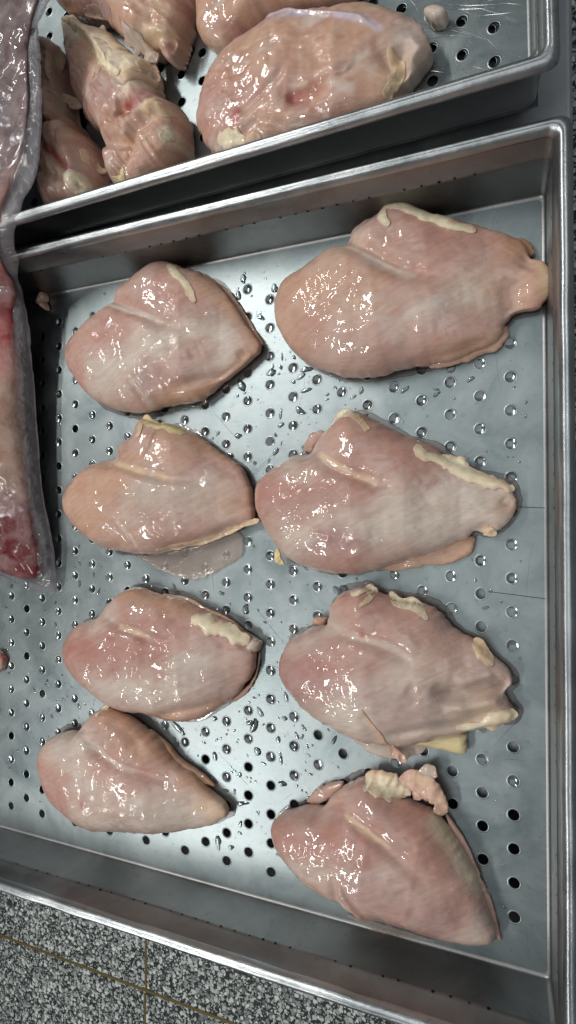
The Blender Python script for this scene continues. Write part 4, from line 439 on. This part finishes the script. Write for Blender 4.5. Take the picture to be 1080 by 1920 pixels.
def mm(P): return [(a / 1000, b / 1000) for a, b in P]
WALL = mm([(-2.5, .05), (-1.0, .35), (0, 1.2), (.5, 3), (5.3, 34.6), (5.15, 35.0), (5.75, 39.6), (6.2, 40.0), (8.7, 55.5)])
OUTER = mm([(10.6, 55.0), (8.0, 40), (1.7, 1.2), (.6, -.9), (-1.5, -1.5), (-6, -1.5)])
RIM = mm([(8.7, 55.5), (8.9, 57.6), (9.6, 59.6), (10.8, 61.2), (12.0, 62.0), (12.9, 62.1), (13.4, 61.8), (14.0, 62.2), (15.2, 61.9), (16.6, 60.9), (17.7, 59.2), (18.1, 57.2), (17.8, 55.2), (16.7, 53.6), (15, 52.8), (12.6, 53.0), (10.6, 55.0)])
WALL_PARTS = [sweep(WALL, 3 + 66 * k, 66) for k in range(4)]
OUTER_PARTS = [sweep(OUTER, 3 + 66 * k, 66) for k in range(4)]
RIM_PARTS = [sweep(RIM, 3 + 66 * k, 66, .0007, 31 + k) for k in range(4)]

def dots(side):
    mb = MB(); L = [(0, 1, 'x'), (1, 2, 'y'), (2, 3, 'x'), (3, 0, 'y')][side]
    def dot(x, y, z, nx, ny, r):
        k = 7; V = [(x + nx * .0003, y + ny * .0003, z + .0001)]
        for j in range(k):
            a = 2 * math.pi * j / k; V.append((x - ny * math.cos(a) * r, y + nx * math.cos(a) * r, z + math.sin(a) * r))
        mb.add(V, [(0, 1 + j, 1 + (j + 1) % k) for j in range(k)])
    o = .00555
    if side in (0, 2):
        y = FY0 + .03
        while y < FY1 - .03:
            sx = 1 if side == 0 else -1
            if random.random() < .85: dot((FX1 + o - .0004) if sx > 0 else (FX0 - o + .0004), y, .0375 + random.gauss(0, .0002), -sx, 0, random.uniform(.0008, .0014))
            y += .0118 + random.gauss(0, .0009)
    else:
        x = FX0 + .03
        while x < FX1 - .035:
            sy = 1 if side == 1 else -1
            if random.random() < .85: dot(x, (FY1 + o - .0004) if sy > 0 else (FY0 - o + .0004), .0375 + random.gauss(0, .0002), 0, -sy, random.uniform(.0008, .0014))
            x += .0118 + random.gauss(0, .0009)
    return mb
DOTS = [dots(k) for k in range(4)]

def scratches(n, box, lmin, lmax, width, ang=None):
    mb = MB()
    for _ in range(n):
        for _try in range(40):
            x = random.uniform(box[0], box[1]); y = random.uniform(box[2], box[3]); a = random.uniform(0, math.pi) if ang is None else random.gauss(*ang); l = random.uniform(lmin, lmax); bend = random.uniform(-.15, .15)
            pts = []; ok = True
            for j in range(9):
                s = (j / 8 - .5) * l; px = x + s * math.cos(a + bend * j / 8); py = y + s * math.sin(a + bend * j / 8); pts.append((px, py))
                if any((px - hx) ** 2 + (py - hy) ** 2 < (HR + .0016) ** 2 for hx, hy in HOLES) or not (FX0 < px < FX1 and FY0 < py < FY1): ok = False; break
            if ok: break
        if not ok: continue
        V = []; w = width * random.uniform(.5, 1.2)
        for j, (px, py) in enumerate(pts):
            ww = w * math.sin(math.pi * (j + .35) / 8.7); nx, ny = -math.sin(a), math.cos(a)
            V += [(px - nx * ww, py - ny * ww, .00012), (px, py, .00022), (px + nx * ww, py + ny * ww, .00012)]
        mb.add(V, [f for j in range(8) for f in ((3 * j, 3 * j + 3, 3 * j + 4, 3 * j + 1), (3 * j + 1, 3 * j + 4, 3 * j + 5, 3 * j + 2))])
    return mb

def make_tray(loc, label):
    root = tag(empty('perforated_tray', (0, 0, 0)), label, 'tray', 'perforated metal trays')
    mesh_obj('floor_panel', FLV, FLF, M['floor_steel'], root, smooth=False)
    for k in range(4):
        w = mesh_obj('side_wall', *WALL_PARTS[k], M['wall_steel'], root)
        mesh_obj('outer_skin', *OUTER_PARTS[k], M['wall_steel'], w, origin=(0, 0, 0))
        tag(mesh_obj('weld_dents', DOTS[k].V, DOTS[k].F, M['dark_steel'], w, origin=(0, 0, 0)), kind='stuff')
        mesh_obj('rim', *RIM_PARTS[k], M['rim_steel'], root)
    return root
tray = make_tray((0, 0, 0), 'perforated steel tray holding eight spaced chicken breasts')
sc_ = scratches(70, (-.5, .02, -.42, .09), .008, .05, .00010); tag(mesh_obj('scratches', sc_.V, sc_.F, M['bright_scratch'], tray, smooth=False), kind='stuff')
def mark(pts, w):
    mb = MB(); V = []
    for x, y in pts: V += [(x, y - w, .0002), (x, y + w, .0002)]
    mb.add(V, [(2 * j, 2 * j + 2, 2 * j + 3, 2 * j + 1) for j in range(len(pts) - 1)]); return mesh_obj('scratch_mark', mb.V, mb.F, M['dark_steel'], tray, smooth=False)
mark([(.001, -.1145), (.010, -.1150), (.0215, -.1156)], .00022); mark([(-.016, -.1745), (.004, -.1762), (.0215, -.1778)], .00020)
def copy_tree(o, parent=None):
    c = o.copy(); col.objects.link(c); c.parent = parent
    for ch in o.children: copy_tree(ch, c)
    return c
def place_upper(root, z):
    a = math.radians(.94); r = Matrix.Rotation(a, 4, 'Z')
    # the trays behind are turned end for end: their near wall is this tray's wall shifted one tray length back
    root.location = (-.0130, .5845, z); root.rotation_euler = (0, 0, a)
upper = copy_tree(tray); upper['label'] = 'upper steel tray with untrimmed chicken pieces, on top of another tray'; place_upper(upper, .025)
under = copy_tree(tray); under['label'] = 'steel tray mostly hidden directly beneath the upper tray'; place_upper(under, -.004); under.location.x -= .006; under.location.y += .020
sc_ = scratches(150, (-.09, .018, FY0 + .02, FY0 + .17), .012, .055, .00011, (math.radians(-45), .35)); tag(mesh_obj('long_scratches', sc_.V, sc_.F, M['bright_scratch'], upper, smooth=False, origin=(0, 0, 0)), kind='stuff')

# ------------------------------------------------------------------ chicken
def pigment(L, paint, base='base', seed=0):
    x, y = L.V[:, 0], L.V[:, 1]; c = np.tile(PIG[base], (len(x), 1)); X, Y = x * 1000, y * 1000
    for pts, w, name, s in sorted(paint, key=lambda q: 2 if q[1] < 5 else 0 if q[2].startswith('pale') else 1):
        P = [(a / 1000, b / 1000) for a, b in pts]; d, _ = seg_dist(x, y, P)
        d = d * 1000 * (1 + .5 * vnoise(X / 12, Y / 12, seed + 2) + .35 * vnoise((X * .88 + Y * .47) / 9, (Y * .88 - X * .47) / 1.8, seed + 4))
        f = (s * np.exp(-np.abs(d / w) ** 3.2 * .9))[:, None]; c = c * (1 - f) + PIG[name] * f
    n = vnoise(X / 15, Y / 15, seed + 21) * .10 + vnoise(X / 5, Y / 5, seed + 22) * .07
    ca, sa = math.cos(math.radians(-28)), math.sin(math.radians(-28))
    n += vnoise((X * ca - Y * sa) / 22, (X * sa + Y * ca) / 1.6, seed + 23) * .17
    return np.clip(c * (1 + n[:, None] * np.array([.8, 1.1, 1.2])), 0, 1)
def surface_of(L):
    kd = KDTree(len(L.top))
    for i, v in enumerate(L.V[:len(L.top)]): kd.insert((v[0], v[1], 0), i)
    kd.balance()
    def z(x, y):
        out = np.empty(len(x))
        for k in range(len(x)):
            w = 0; s = 0
            for co, i, d in kd.find_n((x[k], y[k], 0), 4): q = 1 / (d + 2e-4); w += q; s += q * L.V[i, 2]
            out[k] = s / w
        return out
    return z
def fat_lump(L, zs, pts, radii, colour, seed, parent, name):
    """a ragged, thin-edged piece of fat lying on the muscle and following it"""
    P = [(a / 1000, b / 1000) for a, b in pts]; n = max(10, int(len(P) * 6)); c = open_curve(P, n)
    R = np.interp(np.linspace(0, 1, n), np.linspace(0, 1, len(radii)), radii) / 1000 * 2.0; R = np.maximum(R, .0013)
    T = np.gradient(c, axis=0); T /= np.hypot(*T.T)[:, None] + 1e-9; N = np.c_[-T[:, 1], T[:, 0]]
    arc = np.r_[0, np.cumsum(np.hypot(*np.diff(c, axis=0).T))] * 1000
    def w(side): return R * (.95 + 1.0 * vnoise(arc / 8, np.full(n, side * 3.3), seed) + .35 * vnoise(arc / 2.6, np.full(n, side * 7.7), seed + 1))
    out = np.concatenate([c + N * w(1)[:, None], [c[-1] + T[-1] * R[-1] * .8], (c - N * w(-1)[:, None])[::-1], [c[0] - T[0] * R[0] * .8]])
    rm = float(R.mean()); sp = [c[int(n * .12)], c[n // 2], c[int(n * .88)]]
    q = Lump(out, sp, .0003, [rm * .42, rm * .55, rm * .42], (), nb=max(70, int(n * 3)), step=max(.0009, rm * .28), seed=seed, rag=.0004, lumpy=rm * .13, power=2.0)
    V = q.V; V[:, 2] += zs(V[:, 0], V[:, 1]) - .0003; V[len(q.top):, 2] -= .0012
    X, Y = V[:, 0] * 1000, V[:, 1] * 1000; cc = np.tile(PIG[colour], (len(V), 1))
    cc = cc * (1 + .16 * vnoise(X / 4, Y / 4, seed + 9) + .12 * vnoise(X / 1.6, Y / 1.6, seed + 8))[:, None]
    pk = np.clip(vnoise(X / 6, Y / 6, seed + 12) * 1.6, 0, .6)[:, None]; cc = cc * (1 - pk) + PIG['creamtan'] * pk
    ed = np.r_[np.clip(1 - q.u / (rm * .45), 0, 1), np.ones(4 * q.nb)][:, None] * .5; cc = cc * (1 - ed) + PIG['base'] * ed
    return mesh_obj(name, V, q.faces(), M['fat'], parent, colors=np.clip(cc, 0, 1))
LUMPS = {}
def place_meat(key, name, label, cat, group, base='base', rag=.0007, lumpy=.0013, seed=0, shred=0):
    d = MEAT[key]; f = lambda P: [(a / 1000, b / 1000) for a, b in P]
    L = Lump(f(d['outline']), f(d['spine']), d['zb'] / 1000, [h / 1000 for h in d['h']], [(f(P), w / 1000, dep / 1000 * 1.6) + ((.0042,) if key[0] == 'B' and k == 0 else ()) for k, (P, w, dep) in enumerate(d['carve'])],
             seed=seed, rag=rag, lumpy=lumpy, power=2.7, z0=d['z0'] / 1000 + .0003, nb=340 if d['h'][0] > 16 else 80, step=.00125)
    LUMPS[key] = L; c = L.V.mean(0); paint = list(d['paint'])
    if shred:
        # torn, stringy surface: ridges along the muscle and shreds of membrane and fat
        n = len(L.top); ax = L.sp[-1] - L.sp[0]; ax /= np.hypot(*ax); X = L.V[:n, :2] @ ax * 1000; Y = L.V[:n, :2] @ np.array([-ax[1], ax[0]]) * 1000
        X2 = X + 6 * vnoise(X / 14, Y / 14, seed + 60); Y2 = Y + 5 * vnoise(X / 17, Y / 17, seed + 61)
        rid = (1 - 2 * np.abs(vnoise(X2 / 17, Y2 / 5.5, seed + 62)) * 1.6) * .6 + (1 - 2 * np.abs(vnoise(X2 / 7, Y2 / 2.8, seed + 63)) * 1.6) * .3 - .45
        L.V[:n, 2] += shred * rid * np.clip(L.u / .006, 0, 1) * (.4 + 1.6 * np.clip(vnoise(X / 22, Y / 22, seed + 64) + .25, 0, 1)); L.top[:, 2] = L.V[:n, 2] - d['z0'] / 1000 - .0003
        rs = random.Random(seed)
        for _ in range(30):
            p = L.top[rs.randrange(n)] * 1000; a = math.atan2(ax[1], ax[0]) + rs.gauss(0, .5); l = rs.uniform(2, 11)
            paint.append(([(p[0] - l * math.cos(a), p[1] - l * math.sin(a)), (p[0] + l * math.cos(a), p[1] + l * math.sin(a))], rs.uniform(1.0, 4.0), rs.choice(['pale', 'pale', 'palegrey', 'creamtan', 'pink', 'pinkdeep', 'mauve']), rs.uniform(.25, .6)))
    small = not d['fat'] and not d['flap']
    C = pigment(L, paint, base, seed)
    if small:
        return tag(mesh_obj(name, L.V, L.faces(), M['meat'], colors=C, origin=(c[0], c[1], d['z0'] / 1000)), label, cat, group)
    root = tag(empty(name, (c[0], c[1], d['z0'] / 1000)), label, cat, group)
    mesh_obj('muscle', L.V, L.faces(), M['meat'], root, colors=C)
    zs = surface_of(L)
    for k, (P, R, cn) in enumerate(d['fat']): fat_lump(L, zs, P, R, cn, seed * 7 + k, root, 'fat_strip')
    for k, (P, h, cn) in enumerate(d['flap']):
        P = f(P); ctr = np.mean(P, 0); far = max(P, key=lambda p: (p[0] - ctr[0]) ** 2 + (p[1] - ctr[1]) ** 2); opp = 2 * ctr - np.array(far)
        sp = [ctr + (np.array(far) - ctr) * .5, ctr, ctr + (opp - ctr) * .5]
        q = Lump(P, sp, h * .0005, [h / 1000 * .85, h / 1000, h / 1000 * .85], (), nb=110, step=.0013, seed=seed + 40 + k, rag=.0011 if cn != 'membrane' else .0016, lumpy=.0007, z0=d['z0'] / 1000 + .0005, under=.8)
        mesh_obj('thin_membrane' if cn == 'membrane' else 'meat_flap', q.V, q.faces(), M['membrane'] if cn == 'membrane' else M['meat'], root, colors=pigment(q, [], cn, seed + k))
    return root
G1 = 'trimmed chicken breasts laid out on the tray'; G2 = 'untrimmed chicken pieces in the upper tray'
place_meat('B1', 'chicken_breast', 'heart shaped raw chicken breast at top left of the tray, thin cream fat strip', 'chicken breast', G1, seed=11)
place_meat('B2', 'chicken_breast', 'largest raw chicken breast, top right, touching the right tray wall', 'chicken breast', G1, seed=22)
place_meat('B3', 'chicken_breast', 'orange tinted raw chicken breast in second left row with translucent membrane below', 'chicken breast', G1, seed=33)
place_meat('B4', 'chicken_breast', 'raw chicken breast in second right row with long cream fat strip along upper edge', 'chicken breast', G1, seed=44)
place_meat('B5', 'chicken_breast', 'raw chicken breast in third left row with cream fat patch at upper right', 'chicken breast', G1, seed=55)
place_meat('B6', 'chicken_breast', 'raw chicken breast in third right row, folded at right end, many fat bits', 'chicken breast', G1, seed=66, rag=.001)
place_meat('B7', 'chicken_breast', 'bottom left raw chicken breast with tan upper right side', 'chicken breast', G1, seed=77)
place_meat('B8', 'chicken_breast', 'bottom right raw chicken breast tapering down, pinkish fat lump at top', 'chicken breast', G1, seed=88)
place_meat('U1', 'chicken_piece', 'long narrow chicken piece with red seam at left of upper tray', 'chicken piece', G2, rag=.0013, lumpy=.0026, seed=101, shred=0.0020)
place_meat('U2', 'chicken_piece', 'chicken piece with big cream fat sheet and small bloody hollow in upper tray', 'chicken piece', G2, rag=.0013, lumpy=.0026, seed=112, shred=0.0020)
place_meat('U3', 'chicken_piece', 'ragged chicken piece cut off by the top edge of the picture, left of centre', 'chicken piece', G2, rag=.0016, lumpy=.0028, seed=123, shred=0.0024)
place_meat('U4', 'chicken_piece', 'smooth orange chicken piece partly under the wide breast, upper tray', 'chicken piece', G2, seed=134, shred=0.0010)
place_meat('U5', 'chicken_piece', 'wide chicken breast with red bruise in the middle, right side of upper tray', 'chicken piece', G2, rag=.0012, lumpy=.0018, seed=145, shred=0.0009)
place_meat('U6', 'fat_scrap', 'small pale fat lump beside the wide breast in upper tray', 'meat scrap', 'scraps', 'palegrey', seed=156)
place_meat('S1', 'fat_scrap', 'tiny pinkish fat scrap in the shaded top left of the lower tray', 'meat scrap', 'scraps', 'pinkfat', seed=167)
place_meat('S2', 'meat_scrap', 'small red and white meat scrap at the left picture edge', 'meat scrap', 'scraps', 'mauve', seed=178)

# ------------------------------------------------------------------ bag of red meat lying over the tray rims
BAGY = [v[0] for v in BAG_BASE][::-1]; BAGZ = [v[1] for v in BAG_BASE][::-1]
def bag_base(x, y): return np.interp(y, BAGY, BAGZ) + .03 * np.clip((-.47 - np.asarray(x)) / .2, 0, 1) * np.clip((np.asarray(y) + .1) / .2, 0, 1)
SP = [(-.50, .22), (-.52, .08), (-.535, -.04), (-.525, -.135)]
def shrink(P, d):
    P = closed_curve(P, 120); 
    if ((P[:, 0] * np.roll(P[:, 1], -1) - P[:, 1] * np.roll(P[:, 0], -1)).sum()) < 0: P = P[::-1]
    t_ = np.roll(P, -2, 0) - np.roll(P, 2, 0); t_ /= np.hypot(*t_.T)[:, None]; Q = P + np.c_[-t_[:, 1], t_[:, 0]] * d
    for _ in range(6): Q = (np.roll(Q, 1, 0) + Q * 2 + np.roll(Q, -1, 0)) / 4
    return Q
inner = shrink(BAG_OUT, .0095)
LM = Lump(inner, SP, .010, [.010, .016, .034, .023], (), nb=300, step=.0024, seed=205, rag=.0015, lumpy=.003, base=bag_base, z0=.0012)
x, y = LM.V[:, 0], LM.V[:, 1]; X, Y = x * 1000, y * 1000; yy = Y + 14 * vnoise(X / 16, Y / 16, 5) + 6 * vnoise(X / 5, Y / 5, 6)
stops = [(-190, (118, 14, 30)), (-150, (108, 10, 26)), (-108, (110, 16, 30)), (-96, (160, 124, 104)), (-50, (176, 140, 118)), (0, (182, 146, 126)), (26, (176, 110, 100)), (40, (168, 62, 62)), (62, (168, 70, 66)), (82, (112, 46, 56)), (100, (150, 90, 90)), (118, (196, 150, 140)), (140, (176, 128, 122)), (165, (116, 90, 92)), (300, (112, 90, 94))]
cc = .76 * np.stack([np.interp(yy, [s[0] for s in stops], [lin(*s[1])[k] for s in stops]) for k in range(3)], 1)
def bag_paint(cc, pts, w, rgb, s):
    d, _ = seg_dist(x, y, pts); d = d * 1000 * (1 + .6 * vnoise(X / 7, Y / 7, 8)); f = (s * np.exp(-(d / w) ** 2))[:, None]; return cc * (1 - f) + np.array(lin(*rgb)) * f
cc = bag_paint(cc, [(-.478, -.128), (-.487, -.150), (-.50, -.165)], 5.5, (206, 170, 132), .95)
cc = bag_paint(cc, [(-.505, -.125), (-.53, -.14)], 11, (110, 92, 104), .8)
cc = bag_paint(cc, [(-.50, -.172), (-.49, -.170)], 5, (176, 50, 44), .7)
meat_in_bag = tag(mesh_obj('bagged_meat', LM.V, LM.faces(), M['bagmeat'], colors=np.clip(cc, 0, 1), origin=(-.52, -.05, .02)), 'dark red and pink raw meat inside the clear bag at left edge', 'meat')
LB = Lump(BAG_OUT, SP, .0022, [.0125, .0190, .0372, .0262], (), nb=340, step=.0022, seed=206, rag=.0012, lumpy=.0022, base=bag_base, power=1.6)
hz = .02 + .24 * np.clip((.0095 - np.r_[LB.u, np.zeros(4 * LB.nb)]) / .004, 0, 1) + .16 * np.clip((LB.V[:, 1] - .12) / .03, 0, 1); hz = np.clip(hz, 0, .85)
bag = tag(mesh_obj('plastic_bag', LB.V, LB.faces(), M['plastic'], colors=np.stack([hz] * 3, 1), origin=(-.52, -.05, .02)), 'clear crinkled plastic bag of meat lying over the tray rims at left', 'plastic bag')

# ------------------------------------------------------------------ juice seeping out round the meat
mb = MB()
for key in MEAT:
    if key[0] != 'B': continue
    B = LUMPS[key].B; n = len(B); tt = np.roll(B, -2, 0) - np.roll(B, 2, 0); tt /= np.hypot(*tt.T)[:, None]; nrm = np.c_[tt[:, 1], -tt[:, 0]]; U = B * 1000; sd = 3 * ord(key[1])
    g = .0012 + .0075 * np.clip(vnoise(U[:, 0] / 24, U[:, 1] / 24, sd) + .05, 0, 1) + .0022 * np.clip(vnoise(U[:, 0] / 6, U[:, 1] / 6, sd + 3) + .2, 0, 1)
    g = np.convolve(np.r_[g[-4:], g, g[:4]], np.ones(9) / 9, 'valid'); rows = [(B - nrm * .012, .0006), (B, .0006), (B + nrm * (g * .75)[:, None], .00055), (B + nrm * (g * .94)[:, None], .0004), (B + nrm * g[:, None], .0001)]
    V = [(p[0], p[1], z) for P, z in rows for p in P]; mb.add(V, [(k * n + i, k * n + n + i, k * n + n + (i + 1) % n, k * n + (i + 1) % n) for k in range(4) for i in range(n)])
tag(mesh_obj('meat_juice', mb.V, mb.F, M['juice']), 'thin pinkish juice seeping out round the chicken breasts', 'juice', kind='stuff')

# ------------------------------------------------------------------ water: films in the holes, drops on the tray
mb = MB()
def film(x, y):
    n = 14; V = []; d1 = random.uniform(.0004, .0010); z0 = random.uniform(-.0008, -.0002); tx, ty = random.gauss(0, .06), random.gauss(0, .06)
    for q in range(5):
        r = HR * .985 * (1 - q / 5)
        for j in range(n):
            a = 2 * math.pi * j / n; px, py = r * math.cos(a), r * math.sin(a); V.append((x + px, y + py, z0 - d1 * (1 - (r / HR) ** 2) + px * tx + py * ty))
    V.append((x, y, z0 - d1)); F = [(q * n + j, q * n + (j + 1) % n, (q + 1) * n + (j + 1) % n, (q + 1) * n + j) for q in range(4) for j in range(n)] + [(4 * n + j, 4 * n + (j + 1) % n, 5 * n) for j in range(n)]
    mb.add(V, F)
for hx, hy in HOLES:
    if hy > -.30 + .06 * hx / .5 + random.gauss(0, .012) and random.random() < .95: film(hx, hy)
tag(mesh_obj('hole_water', mb.V, mb.F, M['hole_water']), 'thin films of water held in the tray holes', 'water', kind='stuff')

mb = MB(); KEEP = [closed_curve([(a / 1000, b / 1000) for a, b in MEAT[k]['outline']], 60) for k in MEAT if k[0] == 'B']
def inside(p, P):
    x_, y_ = p; a = P; b = np.roll(P, 1, 0); m_ = ((a[:, 1] > y_) != (b[:, 1] > y_)) & (x_ < (b[:, 0] - a[:, 0]) * (y_ - a[:, 1]) / (b[:, 1] - a[:, 1] + 1e-12) + a[:, 0]); return m_.sum() % 2 == 1
def drop(x, y, r, el, ang, hgt):
    n = 18 if r > .0015 else 10; ph = [random.uniform(0, 6.28) for _ in range(4)]; am = [random.uniform(0, .22), random.uniform(0, .25), random.uniform(0, .15), random.uniform(0, .10)]
    if r < .0015: am = [.08, .08, .03, 0]
    V = []; ca, sa = math.cos(ang), math.sin(ang); rings = (1, .96, .84, .62, .32)
    for q in rings:
        for j in range(n):
            a = 2 * math.pi * j / n; rr = r * q * (1 + sum(am[k] * math.sin((k + 1) * a + ph[k]) for k in range(4)))
            u, v = rr * math.cos(a) * el, rr * math.sin(a) / el; V.append((x + u * ca - v * sa, y + u * sa + v * ca, .00003 + hgt * (1 - q ** 3) ** .6))
    V.append((x, y, .00003 + hgt)); m_ = len(rings)
    mb.add(V, [(q * n + j, q * n + (j + 1) % n, (q + 1) * n + (j + 1) % n, (q + 1) * n + j) for q in range(m_ - 1) for j in range(n)] + [((m_ - 1) * n + j, (m_ - 1) * n + (j + 1) % n, m_ * n) for j in range(n)])
zones = [((-.26, -.10, -.09, .08), 190, .0010, .0056), ((-.30, -.11, -.40, -.26), 240, .0010, .0066), ((-.52, -.36, -.38, -.14), 120, .0006, .0026), ((-.16, .01, -.10, .0), 60, .0006, .0040), ((-.34, -.11, -.30, -.10), 120, .0008, .0045), ((-.45, .015, -.41, .09), 240, .0004, .0016), ((-.30, -.10, -.41, .09), 500, .0003, .0008), ((-.50, -.36, -.40, -.14), 260, .0003, .0008)]
for (x0, x1, y0, y1), n, r0, r1 in zones:
    for _ in range(n):
        px, py = random.uniform(x0, x1), random.uniform(y0, y1); r = r0 + (r1 - r0) * random.random() ** 2.2
        if any((px - hx) ** 2 + (py - hy) ** 2 < (HR + .0012 + r * 1.3) ** 2 for hx, hy in HOLES) or any(inside((px, py), P) for P in KEEP): continue
        el = random.uniform(1.0, 1.25) if r < .0012 else random.uniform(1.0, 1.75)
        drop(px, py, r, el, random.uniform(0, 3.14), min(.0014, r * random.uniform(.22, .36)))
tag(mesh_obj('water_drops', mb.V, mb.F, M['water']), 'drops of water scattered over the lower tray', 'water', kind='stuff')
